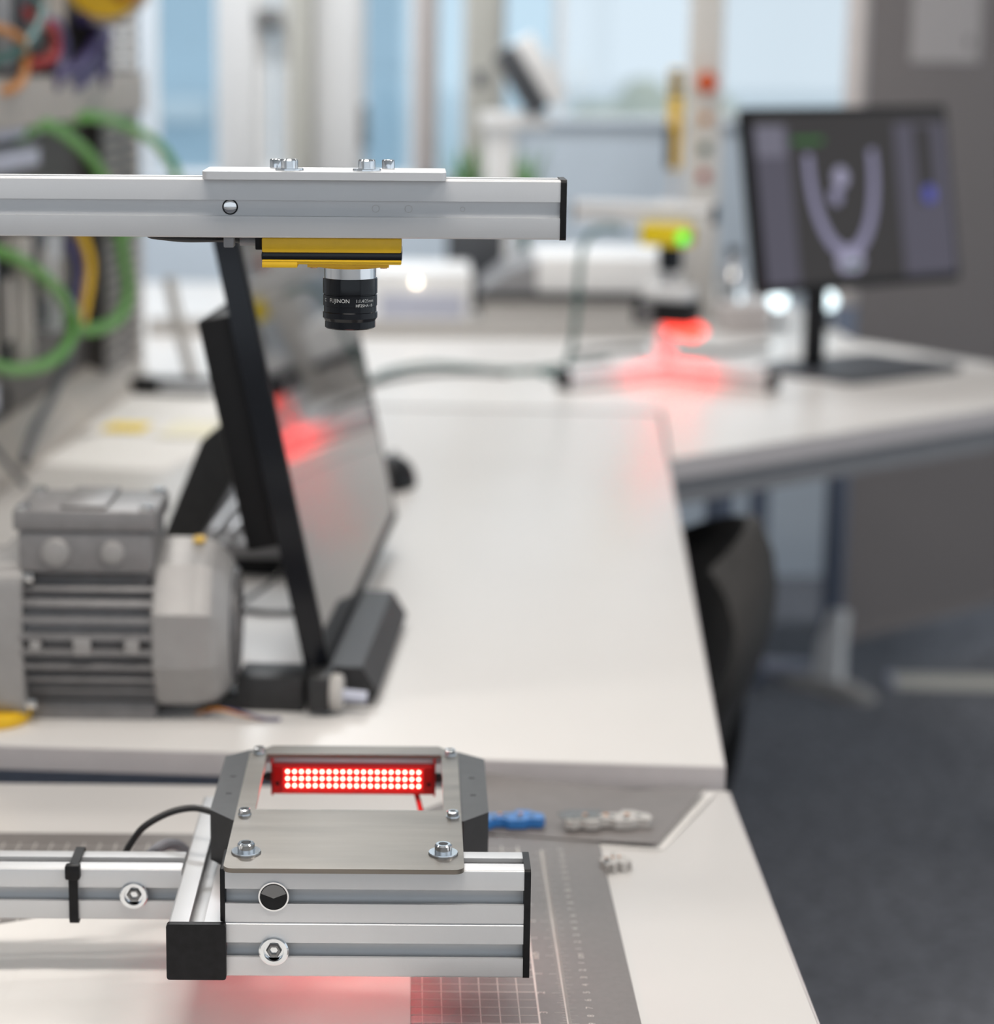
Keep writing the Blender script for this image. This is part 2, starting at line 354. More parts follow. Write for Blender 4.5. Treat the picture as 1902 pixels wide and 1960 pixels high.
ct = thing('corner_table', 'white corner table with the tripod stand and the grey monitor on it', 'table', (0.306, 2.690, 0))
poly = [(0, 0), (0.73, 0.6212), (0.60, 0.875), (0.435, 1.165), (0.40, 2.06), (-0.93, 2.06), (-0.93, 0.45), (0.030, 0.375)]
obj('tabletop', B().prism(poly, 'z', -0.012, 0.0145), 'desk', ct, None)
ed = B(); dx, dy = 0.73, 0.6212; L_ = math.hypot(dx, dy)
ed.box(0.0, L_, -0.0015, 0.0, -0.0115, 0.0135); ed.rot(math.atan2(dy, dx), 'Z', (0, 0, 0))
obj('edge_band', ed, 'deskedge', ct)
rl = B(); rl.box(0.03, L_ - 0.04, 0.025, 0.06, -0.05, -0.0125); rl.rot(math.atan2(dy, dx), 'Z', (0, 0, 0))
obj('frame', rl, 'midgrey', ct)
for lx, ly in ((0.36, 1.66), (0.66, 0.66), (-0.8, 0.6), (-0.8, 1.9), (0.12, 0.45)):
    obj('leg', B().box(lx - 0.018, lx + 0.018, ly - 0.018, ly + 0.018, FZ, -0.0125, 0.004), 'bluepost', ct)

# ------------------------------------------------------------------ cutting mat with printed rulers
def text_mesh(s, size, align='CENTER'):
    cu = bpy.data.curves.new('t', 'FONT'); cu.body = s; cu.size = size; cu.align_x = align; cu.align_y = 'CENTER'; cu.resolution_u = 3
    o = bpy.data.objects.new('t', cu); C.objects.link(o)
    dg = bpy.context.evaluated_depsgraph_get(); dg.update()
    me = bpy.data.meshes.new_from_object(o.evaluated_get(dg))
    vs_ = [v.co.copy() for v in me.vertices]; fs = [tuple(p.vertices) for p in me.polygons]
    bpy.data.objects.remove(o); bpy.data.curves.remove(cu); bpy.data.meshes.remove(me)
    return vs_, fs
def add_vf(b, vs_, fs, fn):
    nv = [b.bm.verts.new(fn(v)) for v in vs_]
    for f_ in fs:
        try: b.bm.faces.new([nv[i] for i in f_])
        except ValueError: pass
cm = thing('cutting_mat', 'grey cutting mat with white grid and rulers on the foreground desk', 'cutting mat', (0, 0, 0))
MX0, MX1, MY0, MY1 = -0.40, 0.1185, 0.990, 1.384; Y0 = 1.1885; MZ = 0.0022
obj('sheet', B().prism(rrect(MX0, MX1, MY0, MY1, 0.006), 'z', 0.0002, MZ), 'mat', cm, None)
g = B(); Zp = (MZ + 0.00002, MZ + 0.00012)
xr = 0.0667; xl = 0.0810
yt, yb = Y0 + 0.170, MY0 + 0.02
x_l = -0.375
def ln(xa, xb, ya, yb_): g.box(min(xa, xb), max(xa, xb), min(ya, yb_), max(ya, yb_), *Zp)
k = 0
while xr - k * 0.01 > x_l:
    x = xr - k * 0.01; ww = 0.0005 if k == 0 else 0.00022
    ln(x - ww, x + ww, yb, yt); k += 1
for k in range(-17, 18):
    y = Y0 - k * 0.01
    ww = 0.00030 if k % 4 == 1 else 0.00018
    if y > yb: ln(x_l, xr, y - ww, y + ww)
    for xx in range(1, 2):
        pass
obj('grid_lines', g, 'matprint', cm, None)
g = B(); ln(xl - 0.00035, xl + 0.00035, yb, yt)
for k in range(-170, 171, 1):
    y = Y0 - k * 0.001
    if y < yb: continue
    l_ = 0.0058 if k % 10 == 0 else (0.0036 if k % 5 == 0 else 0.0020)
    ln(xl, xl + l_, y - 0.00007, y + 0.00007)
for k in range(-52, 53):
    y = Y0 - k * 0.0254 / 8
    if y < yb: continue
    l_ = 0.0062 if k % 8 == 0 else (0.004 if k % 4 == 0 else 0.0022)
    ln(xl - l_, xl, y - 0.00011, y + 0.00011)
for k in range(int((xr - x_l) / 0.01) + 1):
    x = xr - k * 0.01; ln(x - 0.0003, x + 0.0003, yt, yt + 0.0065)
obj('ruler_ticks', g, 'matprint', cm, None)
def mtext(s, x, y, size):
    g_ = B(); vs_, fs = text_mesh(s, size)
    add_vf(g_, vs_, fs, lambda v: (x - v.y, y + v.x, MZ + 0.00015))
    obj('ruler_number', g_, 'matprint', cm, None)
for k in range(-17, 19):
    if k == 0: continue
    y = Y0 - k * 0.01
    if y > yb: mtext(str(abs(k)), xl + 0.0125, y, 0.0052)
for k in range(-6, 8):
    if k == 0: continue
    y = Y0 - k * 0.0254
    if y > yb: mtext(str(abs(k)), xl - 0.0115, y, 0.0058)
mtext('inch', xl - 0.0120, Y0, 0.0060); mtext('cm', xl + 0.0125, Y0, 0.0060)

# sheets on the mat
p = B().box(-0.105, 0.105, -0.1485, 0.1485, 0, 0.0004)
s1 = obj('paper_sheet', p, 'paper', None, None, (-0.1045, 1.0900, MZ + 0.0008)); tag(s1, 'white sheet of paper on the cutting mat below the light box', 'paper')
p = B().box(-0.21, 0.0, -0.297, 0, 0, 0.0004)
s2 = obj('paper_sheet', p, 'paper', None, None, (-0.196, 1.2452, MZ + 0.0003), (0, 0, R(26))); tag(s2, 'white sheet lying askew under the aluminium beam at the left', 'paper')

# ------------------------------------------------------------------ T-slot profiles
PS = 0.0282
def slot_poly(nx, ny, P=PS, r=0.0012, shallow=None):
    """outline of an nx x ny module profile with a slot in every module face, corner at 0,0"""
    u = P / 30.0; ow = 4.1 * u; iw = 8.2 * u; lip = 2.2 * u; dp = 9.0 * u
    W, H_ = nx * P, ny * P
    def face(a, d_, n, L):    # a start corner, d_ direction, n inward normal
        out = []
        for k in range(L):
            c = (k + 0.5) * P
            seq = [(c - ow, 0), (c - ow, lip), (c - iw, lip), (c - iw, dp - 2.2 * u), (c - ow * 0.9, dp), (c + ow * 0.9, dp), (c + iw, dp - 2.2 * u), (c + iw, lip), (c + ow, lip), (c + ow, 0)]
            if shallow: seq = [(c - ow, 0), (c - ow, shallow), (c + ow, shallow), (c + ow, 0)]
            out += [(a[0] + d_[0] * s_ + n[0] * t_, a[1] + d_[1] * s_ + n[1] * t_) for s_, t_ in seq]
            if k < L - 1:
                c2 = (k + 1) * P
                out += [(a[0] + d_[0] * s_ + n[0] * t_, a[1] + d_[1] * s_ + n[1] * t_) for s_, t_ in ((c2 - 0.7 * u, 0), (c2, 0.7 * u), (c2 + 0.7 * u, 0))]
        return out
    poly = arc(r, r, r, 180, 270, 3) + face((0, 0), (1, 0), (0, 1), nx) + arc(W - r, r, r, 270, 360, 3) + face((W, 0), (0, 1), (-1, 0), ny) \
        + arc(W - r, H_ - r, r, 0, 90, 3) + face((W, H_), (-1, 0), (0, -1), nx) + arc(r, H_ - r, r, 90, 180, 3) + face((0, H_), (0, -1), (1, 0), ny)
    return poly
def prof_x(x0, x1, y, z, nx=1, ny=1, **k):
    return B().prism([(a + y, b + z) for a, b in slot_poly(nx, ny, **k)], 'x', x0, x1)
def prof_y(y0, y1, x, z, nx=1, ny=1, **k):
    return B().prism([(a + x, b + z) for a, b in slot_poly(nx, ny, **k)], 'y', y0, y1)
def prof_z(z0, z1, x, y, nx=1, ny=1, **k):
    return B().prism([(a + x, b + y) for a, b in slot_poly(nx, ny, **k)], 'z', z0, z1)
def capbolt(parent, loc, axis='z', r=0.0043, h=0.0054, wr=0.0075, wt=0.0012, name='bolt'):
    """socket head screw with washer, its foot at loc"""
    b = B(); n = 28
    b.lathe([(r, 0), (r, h * 0.86), (r * 0.86, h), (r * 0.55, h), (r * 0.50, h * 0.45), (0.0004, h * 0.40)], n=n)
    hd = obj(name, b, 'zinc', parent)
    hd.location = loc
    hd.rotation_euler = {'z': (0, 0, 0.3), '-y': (R(90), 0, 0)}[axis]
    obj('hex_socket', B().cyl((0, 0, h * 0.7), (0, 0, h + 0.00004), r * 0.52, n=6), 'darkbox', hd, None)
    if wr:
        wb_ = B(); wb_.lathe([(wr * 0.99, 0), (wr, wt * 0.3), (wr * 0.97, wt), (r * 0.7, wt), (r * 0.7, 0)], n=32, close=True)
        obj('washer', wb_, 'zinc', hd)
    return hd

st = thing('camera_stand', 'aluminium profile stand with upper rail and lower arm in the foreground', 'stand', (0, 0, 0))
# upper rail
UZ, UY = 0.3998, 1.110
obj('upper_rail', prof_x(-0.452, 0.0697, UY, UZ, shallow=0.0030, r=0.0010), 'alu', st)
obj('end_cap', B().prism([(a, b) for a, b in rrect(UY - 0.0004, UY + PS + 0.0004, UZ - 0.0004, UZ + PS + 0.0004, 0.002)], 'x', 0.0697, 0.0727), 'blackpl', st, label='black plastic end cap of the upper rail')
up = B().prism(rrect(-0.1012, 0.0147, UY - 0.010, UY + 0.034, 0.003), 'z', UZ + PS, UZ + PS + 0.0038)
obj('mounting_plate', up, 'alu', st, 40)
zt = UZ + PS + 0.0038
for bx in (-0.0603, -0.0232): capbolt(st, (bx, UY + 0.003, zt), r=0.0041, h=0.0056, wr=0.0069)
for bx in (-0.0680, -0.0132): capbolt(st, (bx, UY + 0.026, zt), r=0.0031, h=0.0045, wr=0)
obj('hole_plug', B().lathe([(0.0031, 0), (0.0031, 0.0006), (0.0022, 0.0009), (0.0002, 0.0009)]).rot(R(90), 'X', (0, 0, 0)), 'chrome', st, loc=(-0.0889, UY + 0.0030, UZ + PS * 0.5 + 0.0004))
obj('hole_rim', B().lathe([(0.0038, 0), (0.0038, 0.0003), (0.0031, 0.0003), (0.0031, 0)], close=True).rot(R(90), 'X', (0, 0, 0)), 'darkbox', st, loc=(-0.0889, UY + 0.0030, UZ + PS * 0.5 + 0.0004))
for hx, hr in ((-0.0189, 0.0018), (-0.0031, 0.0018), (0.0229, 0.0012)):
    obj('hole_rim', B().lathe([(hr, 0), (hr, 0.00012), (hr - 0.00018, 0.00012), (hr - 0.00018, 0)], close=True).rot(R(90), 'X', (0, 0, 0)), 'greypl', st, loc=(hx, UY + 0.0030, UZ + PS * 0.5))
# post and feet (left of the frame)
obj('post', prof_z(PS, 0.47, -0.480, 1.1382), 'alu', st)
obj('end_cap', B().box(-0.4804, -0.4514, 1.1378, 1.1668, 0.47, 0.4735, 0.001), 'blackpl', st)
for nm, bb in (('foot', prof_y(0.94, 1.365, -0.480, 0.0)), ('foot', prof_x(-0.70, -0.4805, 1.1382, 0.0))):
    obj(nm, bb, 'alu', st)
# lower arm
LY = 1.150; LZ = 0.0366
obj('lower_beam', prof_x(-0.4515, -0.1206, LY, LZ), 'alu', st)
obj('cross_beam', prof_y(1.079, 1.2755, -0.1202, 0.0350), 'alu', st)
obj('end_cap', B().prism(rrect(-0.1208, -0.0912, 0.0345, 0.0637, 0.0015), 'y', 1.0752, 1.079), 'blackpl', st, label='square black end cap of the cross beam')
obj('double_beam', prof_x(-0.0917, 0.0564, 1.0790, 0.0350, 1, 2), 'alu', st)
obj('end_cap', B().prism(rrect(1.0787, 1.1076, 0.0346, 0.0918, 0.0022), 'x', 0.0564, 0.0597), 'blackpl', st, label='tall black end cap of the double beam')
obj('end_cap', B().box(-0.0942, -0.0917, 1.0785, 1.1075, 0.0640, 0.0916, 0.0006), 'blackpl', st)
def slotbolt(parent, x, y, z, r=0.0075):
    e = obj('slot_bolt', B().lathe([(r * 0.97, 0), (r, 0.0006), (r, 0.0020), (r * 0.90, 0.0026), (r * 0.68, 0.0026), (r * 0.62, -0.0012), (r * 0.55, -0.0012)], n=36).rot(R(90), 'X', (0, 0, 0)), 'zinc', parent, loc=(x, y, z))
    obj('screw_head', B().lathe([(r * 0.52, -0.003), (r * 0.52, 0.0008), (r * 0.44, 0.0016), (r * 0.30, 0.0016), (r * 0.24, -0.0016), (0.0003, -0.0018)], n=6).rot(R(90), 'X', (0, 0, 0)), 'handle', e, 30)
slotbolt(st, -0.1457, LY, LZ + PS * 0.5)
slotbolt(st, -0.0676, 1.0790, 0.0350 + PS * 0.5)
cx = -0.0676; cz = 0.0350 + PS * 1.5; rr = 0.0076
hb = obj('bore', B().lathe([(rr, 0), (rr, 0.0009), (rr * 0.90, 0.0009), (rr * 0.88, 0.0)], n=36, close=True).rot(R(90), 'X', (0, 0, 0)), 'chrome', st, loc=(cx, 1.0790, cz))
obj('bore_hollow', B().lathe([(rr * 0.88, 0.0002), (rr * 0.88, 0.0005), (0.0002, 0.0005)], n=36).rot(R(90), 'X', (0, 0, 0)), 'darkbox', hb)
obj('bore_sleeve', B().prism([(rr * 0.84 * math.cos(R(a)), rr * 0.84 * math.sin(R(a))) for a in range(15, 166, 10)] + [(-rr * 0.45, rr * 0.08), (0, -rr * 0.10), (rr * 0.45, rr * 0.08)], 'y', -0.0010, -0.0006), 'handle', hb)

# cable tie round the lower beam
t = thing('cable_tie', 'black cable tie strapped round the lower aluminium beam', 'cable tie', (-0.1775, LY, LZ))
obj('strap', B().prism(rrect(-0.0022, PS + 0.0022, -0.0022, PS + 0.0022, 0.003), 'x', -0.0024, 0.0024, [rrect(-0.0009, PS + 0.0009, -0.0009, PS + 0.0009, 0.002)]), 'blackpl', t, None)
obj('lock_head', B().box(-0.0040, 0.0040, -0.0048, 0.0008, PS - 0.0050, PS + 0.0032, 0.0012), 'blackpl', t)

# ------------------------------------------------------------------ machine camera under the rail
mc = thing('machine_camera', 'yellow machine camera with black lens under the upper rail', 'camera', (0, 0, 0))
by0, by1 = 1.1130, 1.1570
bx0, bx1 = -0.0738, -0.0064
obj('body', B().box(bx0, bx1, by0, by1, 0.3925, 0.3996, 0.0008), 'yellow', mc)
obj('seal', B().box(bx0 - 0.0003, bx1 + 0.0003, by0 + 0.0006, by1 - 0.0006, 0.3885, 0.3930, 0.0010), 'gloss', mc, label='dark rubber seal band')
obj('front_cover', B().box(bx0, bx1, by0, by1, 0.3878, 0.3890, 0.0005).box(bx0, bx1, by0 + 0.0004, by1, 0.3868, 0.3885, 0.0006)
    .box(bx0, -0.0567, by0, by1 - 0.003, 0.3852, 0.388, 0.0004), 'yellow', mc)
fl_ = B().prism([(-0.0520, 1.1165), (-0.0125, 1.1165), (-0.0125, 1.1540), (-0.0520, 1.1540)], 'z', 0.3852, 0.3872)
fl_.cyl((-0.0317, 1.1345, 0.3840), (-0.0317, 1.1345, 0.3866), 0.0150, n=40)
obj('lens_flange', fl_, 'yellow', mc)
for sx in (-0.049, -0.0150):
    obj('screw', B().cyl((sx, 1.1195, 0.3846), (sx, 1.1195, 0.3855), 0.0018, n=14), 'copper', mc)
LC = (-0.0317, 1.1345, 0)
lens = obj('lens', B().lathe([(0.0133, 0.3787), (0.01345, 0.3782), (0.01345, 0.3712), (0.0130, 0.3710), (0.0130, 0.3706), (0.01335, 0.3704), (0.01335, 0.3652), (0.0130, 0.3650), (0.0130, 0.3622), (0.0135, 0.3619),
    (0.0135, 0.3592), (0.0125, 0.3576), (0.0125, 0.3544), (0.0118, 0.3538), (0.0095, 0.3538), (0.0090, 0.3576)], c=LC, n=56), 'gloss', mc, 25)
obj('lens_mount_ring', B().lathe([(0.0128, 0.3845), (0.0128, 0.3785)], c=LC, n=56), 'chrome', lens, 25)
obj('front_element', B().lathe([(0.0090, 0.3575), (0.0060, 0.3562), (0.0002, 0.3556)], c=LC, n=32), 'screenglass', lens)
g = B()
def ltext(s, deg, z, size, bold=0.0):
    vs_, fs = text_mesh(s, size, 'LEFT'); rr_ = 0.01342
    def fn(v):
        a = R(-90 + deg) + v.x / rr_
        return (-0.0317 + rr_ * math.cos(a), 1.1345 + rr_ * math.sin(a), z + v.y)
    add_vf(g, vs_, fs, fn)
ltext('FUJINON', -47, 0.3682, 0.00275); ltext('1:1.4/25mm', 13, 0.3682, 0.00225); ltext('HF25HA-1B', 13, 0.3659, 0.0020); ltext('C', -66, 0.3682, 0.0024)
obj('lens_lettering', g, 'print', lens, None)
obj('connector', B().box(-0.0774, -0.0738, by0 + 0.006, by0 + 0.026, 0.3932, 0.3994, 0.0006), 'blackpl', mc)
obj('plug', B().cyl((-0.0855, by0 + 0.016, 0.3968), (-0.0772, by0 + 0.016, 0.3968), 0.0024), 'midgrey', mc)
t = thing('cable', 'dark camera cable running along the underside of the upper rail', 'cable', (0, 0, 0))
obj('sheath', B().tube([(-0.0855, by0 + 0.016, 0.3968), (-0.094, by0 + 0.014, 0.3975), (-0.112, by0 + 0.008, 0.3978), (-0.128, 1.1241, 0.3990), (-0.145, 1.1241, 0.4008), (-0.30, 1.1241, 0.4008), (-0.45, 1.1241, 0.4008)], 0.0013), 'blackcab', t)
obj('clip', B().box(-0.0925, -0.0875, by0 + 0.003, by0 + 0.012, 0.3945, 0.3996, 0.0006), 'midgrey', t)

# ------------------------------------------------------------------ light box on the double beam
lb = thing('light_box', 'stainless steel light box with glowing red LED bar in the foreground', 'light box', (0, 0, 0))
PZ0, PZ1 = 0.0917, 0.0941
outer = arc(0.0266 - 0.005, 1.0725 + 0.005, 0.005, -90, 0, 4) + [(0.0266, 1.262), (0.0220, 1.2665), (0.0161, 1.2765), (-0.0798, 1.2765), (-0.0868, 1.2665), (-0.0922, 1.262)] + arc(-0.0922 + 0.005, 1.0725 + 0.005, 0.005, 180, 270, 4)
obj('cover_plate', B().prism(outer, 'z', PZ0, PZ1, [rrect(-0.0823, 0.0173, 1.1625, 1.2600, 0.0012, 2)]), 'steel', lb, 30, label='brushed stainless cover plate with a window')
for bx in (-0.0823, 0.0164): capbolt(lb, (bx, 1.0955, PZ1))
for bx, by in ((-0.0868, 1.2620), (0.0222, 1.2605), (-0.0873, 1.1535), (0.0221, 1.1520)): capbolt(lb, (bx, by, PZ1), r=0.0030, h=0.0034, wr=0.0036, wt=0.0006)
HZ0, HZ1 = 0.0636, 0.0916
for side, pl in (('l', [(-0.0885, 1.2755), (-0.0935, 1.2755), (-0.1062, 1.2635), (-0.1068, 1.1687), (-0.0935, 1.1520), (-0.0885, 1.1520)]),
                 ('r', [(0.0235, 1.2737), (0.0275, 1.2737), (0.0418, 1.2610), (0.0414, 1.1676), (0.0278, 1.1525), (0.0235, 1.1525)])):
    h_ = obj('housing_side', B().prism(pl, 'z', HZ0, HZ1), 'blackmet', lb, None, label='black bevelled side housing')
    sx = -0.0990 if side == 'l' else 0.0338
    for sy in (1.196, 1.226):
        obj('marking_slot', B().box(sx - 0.0016, sx + 0.0016, sy - 0.0011, sy + 0.0011, HZ1 + 0.00002, HZ1 + 0.0001), 'darkbox', h_, None)
obj('rear_rail', B().box(-0.0883, 0.0233, 1.2605, 1.2740, 0.0885, 0.0915, 0.0004), 'greysteel', lb)
bar = obj('led_bar', B().box(-0.0460, 0.0460, 0.0, 0.014, -0.0085, 0.0085, 0.0008), 'redcase', lb, loc=(-0.0330, 1.2570, 0.0795), rot=(R(2), 0, 0), label='glowing red LED light bar')
obj('led_tray', B().box(-0.0405, 0.0405, -0.0006, 0.0, -0.0076, 0.0076), 'redcase', bar, None)
led_me = B().lathe([(0.00100, 0.0), (0.00100, 0.0004), (0.0007, 0.0009), (0.0002, 0.0011)], n=10).rot(R(90), 'X', (0, 0, 0)).mesh('led', 'redlamp', 60)
for i in range(20):
    for j in range(3):
        obj('led', led_me, None, bar, loc=(-0.0374 + i * 0.003937, -0.0007, 0.0055 - j * 0.0042))
for sx in (-1, 1):
    obj('bracket', B().box(sx * 0.0464 - 0.0006, sx * 0.0464 + 0.0006, 0.002, 0.010, -0.010, 0.012), 'redcase', bar)
    obj('pivot_screw', B().cyl((sx * 0.0468, 0.006, 0), (sx * 0.0505, 0.006, 0), 0.0026, n=16).cyl((sx * 0.0505, 0.006, 0), (sx * 0.052, 0.006, 0), 0.0016, n=12), 'blackmet', bar)
    obj('end_screw', B().cyl((sx * 0.0432, 0.0002, -0.002), (sx * 0.0432, -0.0005, -0.002), 0.0011, n=10), 'darkbox', bar)
obj('lamp_lead', B().tube([(0.036, 0.004, -0.0085), (0.0385, -0.002, -0.016), (0.042, -0.012, -0.030), (0.043, -0.02, -0.05)], 0.0016), 'redcase', bar)

ld = bpy.data.lights.new('led_bar_light', 'AREA'); ld.shape = 'RECTANGLE'; ld.size = 0.080; ld.size_y = 0.013; ld.energy = 0.072; ld.spread = R(120); ld.color = (1.0, 0.03, 0.045)
lo = bpy.data.objects.new('led_bar_light', ld); C.objects.link(lo); lo.parent = bar; lo.location = (0, -0.0035, -0.001); lo.rotation_euler = (R(-52), 0, 0)
t = thing('cable', 'thick black cable arching from the light box housing to the lower beam', 'cable', (0, 0, 0))
obj('sheath', B().tube([(-0.1055, 1.192, 0.0815), (-0.118, 1.197, 0.0828), (-0.132, 1.200, 0.0790), (-0.146, 1.201, 0.0705), (-0.1540, 1.202, 0.060), (-0.160, 1.200, 0.051), (-0.175, 1.190, 0.047), (-0.25, 1.1835, 0.045), (-0.44, 1.1835, 0.045)], 0.0019), 'blackcab', t)
t = thing('hose', 'grey hose loop behind the corner of the lower beam', 'hose', (0, 0, 0))
obj('sheath', B().tube([(-0.152, 1.1825, 0.046), (-0.147, 1.200, 0.0505), (-0.139, 1.218, 0.0530), (-0.131, 1.228, 0.0505), (-0.1242, 1.232, 0.042)], 0.0032), 'greycab', t)

# ------------------------------------------------------------------ loose sheets and terminal blocks beside the mat
def curled(name, pts_fn, nu, nv, th, mat, label, cat):
    b = B(); rows = []
    for side in (0, 1):
        rows.append([[b.bm.verts.new(pts_fn(i / nu, j / nv) + Vector((0, 0, side * th))) for j in range(nv + 1)] for i in range(nu + 1)])
    for s_ in (0, 1):
        for i in range(nu):
            for j in range(nv):
                q = [rows[s_][i][j], rows[s_][i + 1][j], rows[s_][i + 1][j + 1], rows[s_][i][j + 1]]
                b.bm.faces.new(q if s_ else list(reversed(q)))
    A, Bm = rows
    for i in range(nu):
        for j in (0, nv): b.bm.faces.new((A[i][j], A[i + 1][j], Bm[i + 1][j], Bm[i][j]))
    for j in range(nv):
        for i in (0, nu): b.bm.faces.new((A[i][j], A[i][j + 1], Bm[i][j + 1], Bm[i][j]))
    return tag(obj(name, b, mat, None, 40), label, cat)
def quad(a, b, c, d):
    a, b, c, d = map(Vector, (a, b, c, d))
    return lambda u, v: (a * (1 - u) + b * u) * (1 - v) + (d * (1 - u) + c * u) * v
q1 = quad((-0.02, 1.400, 0), (0.1540, 1.3665, 0), (0.1975, 1.4715, 0), (0.050, 1.4800, 0))
def grey_fn(u, v):
    p_ = q1(u, v); p_.z = 0.0026 + 0.012 * max(0, v - 0.55) ** 2 * 4 * (1 - u) ** 2 + 0.003 * max(0, u - 0.7) / 0.3 * (0.4 + v)
    return p_
curled('card_sheet', grey_fn, 16, 10, 0.0004, 'greysheet', 'grey brown card sheet with curled edge behind the cutting mat', 'card')
q2 = quad((-0.02, 1.3860, 0), (0.1575, 1.3650, 0), (0.2030, 1.4720, 0), (0.060, 1.4830, 0))
def white_fn(u, v):
    p_ = q2(u, v); p_.z = 0.0004 + 0.0016 * max(0, u - 0.75) / 0.25 * v
    return p_
curled('paper_sheet', white_fn, 12, 8, 0.0004, 'paper', 'white sheet showing round the edge of the grey brown card', 'paper')

def terminal(name, label, loc, rz, mat, n=6, L=0.055):
    t = thing(name, label, 'terminal block', loc, rz, 'terminal blocks on the foreground desk')
    th = 0.0055
    pts = [(0, 0.002), (0.004, 0), (0.010, 0.003), (0.014, 0), (0.020, 0.0), (0.023, 0.004), (0.029, 0.004), (0.032, 0), (0.042, 0), (0.046, 0.003), (0.053, 0.001), (0.056, 0.006), (0.055, 0.013), (0.050, 0.016),
           (0.046, 0.020), (0.039, 0.021), (0.037, 0.016), (0.024, 0.0145), (0.012, 0.0145), (0.003, 0.013), (0, 0.008)]
    s_ = L / 0.056
    obj('body', B().prism([(a * s_, b) for a, b in pts], 'z', 0.0, th), mat, t, None)
    for k in range(n):
        obj('clamp_opening', B().cyl((L * (0.10 + 0.15 * k), 0.006 + 0.003 * (k % 2), th - 0.0002), (L * (0.10 + 0.15 * k), 0.006 + 0.003 * (k % 2), th + 0.0003), 0.0018, n=10), 'darkgrey', t)
    for k in range(3):
        obj('contact', B().box(L * (0.22 + 0.24 * k), L * (0.27 + 0.24 * k), 0.010, 0.0122, th, th + 0.0012, 0.0003), 'copper', t)
    return t
terminal('terminal_block', 'blue terminal block beside the black light housing', (0.0310, 1.3905, 0.0042), R(3), 'bluepl')
tb = terminal('terminal_block', 'pale grey terminal block lying on the grey brown card', (0.0985, 1.3895, 0.0046), R(4), 'greypl', 6, 0.056)
obj('clear_cover', B().prism([(-0.002, 0.004), (0.02, 0.004), (0.026, 0.019), (0.004, 0.021), (-0.004, 0.014)], 'z', 0.0056, 0.0066), 'clear', tb, None)
terminal('terminal_block', 'small grey terminal block on the bare desk beside the mat edge', (0.1190, 1.3215, 0.0003), R(20), 'greypl', 2, 0.018)

# ------------------------------------------------------------------ geared motor
mo = thing('electric_motor', 'grey electric motor with cooling fins at the front of the long desk', 'motor', (-0.181, 1.626, 0.015), R(-1.0))
MR = 0.0600; mz = 0.0645
core = B().cyl((-0.094, 0, mz), (0.002, 0, mz), MR - 0.008, n=40)
obj('stator', core, 'motor', mo)
for k in range(32):
    a = R(200 + 360 * k / 32)
    if 62 < math.degrees(a) % 360 < 118: continue
    c_, s_ = math.cos(a), math.sin(a)
    fb = B().box(-0.094, 0.001, MR - 0.012, MR, -0.0019, 0.0019, 0.0006)
    fb.rot(a, 'X', (0, 0, 0))
    obj('cooling_fin', fb, 'motor', mo, 40, (0, 0, mz))
for fx, sz in ((-0.083, 0.004), (-0.050, 0.0062), (-0.015, 0.005)):
    obj('fin_stud', B().box(fx - sz, fx + sz, -MR - 0.0025, -MR + 0.004, mz - 0.004 - sz, mz - 0.004 + sz, 0.001), 'motorlight', mo)
cw = B().lathe([(0.0600, -0.002), (0.0630, 0.000), (0.0635, 0.004), (0.0635, 0.026), (0.0625, 0.0285), (0.0625, 0.031), (0.0600, 0.040), (0.0520, 0.048), (0.0440, 0.052), (0.040, 0.052)], axis='x', n=10)
cw.rot(R(18), 'X', (0, 0, 0))
obj('fan_cowl', cw, 'motorlight', mo, 25, (0, 0, mz), label='light grey fan cowl')
gr_ = obj('fan_grille', B().cyl((0.0505, 0, mz), (0.0535, 0, mz), 0.042, n=40), 'darkgrey', mo, label='dark fan grille')
for k in range(4):
    obj('grille_ring', B().lathe([(0.010 + k * 0.009, 0.0535), (0.010 + k * 0.009, 0.0550), (0.0125 + k * 0.009, 0.0550), (0.0125 + k * 0.009, 0.0535)], c=(0, 0, mz), axis='x', n=32, close=True), 'motor', gr_)
obj('sticker', B().box(0.0235, 0.0315, -0.010, 0.002, mz + 0.0610, mz + 0.0640, 0.0005), 'yellow', mo, label='yellow sticker')
# terminal box
tbx = obj('terminal_box', B().box(-0.0945, -0.0005, -0.054, 0.020, 0.112, 0.1425, 0.003), 'motor', mo)
lid = B().box(-0.0975, 0.003, -0.057, 0.023, 0.1425, 0.1575, 0.0025)
obj('lid', lid, 'motor', tbx)
obj('lid_rib', B().box(-0.065, -0.032, -0.052, 0.020, 0.1575, 0.1605, 0.002), 'motor', tbx)
for sx, sy in ((-0.0905, -0.050), (-0.004, -0.050), (-0.004, 0.016), (-0.0905, 0.016)):
    obj('lid_screw', B().lathe([(0.0052, 0.156), (0.0052, 0.1592), (0.0042, 0.1602), (0.0018, 0.1602), (0.0014, 0.1592)], c=(sx, sy, 0), n=16), 'chrome', tbx)
for px, pr in ((-0.068, 0.0088), (-0.028, 0.0074)):
    obj('blanking_plug', B().lathe([(pr * 1.15, 0), (pr * 1.15, 0.0012), (pr, 0.0022), (pr, 0.0045), (pr * 0.7, 0.0055), (0.0003, 0.0055)], n=24).rot(R(90), 'X', (0, 0, 0)), 'motorlight', tbx, 35, (px, -0.054, 0.1270))
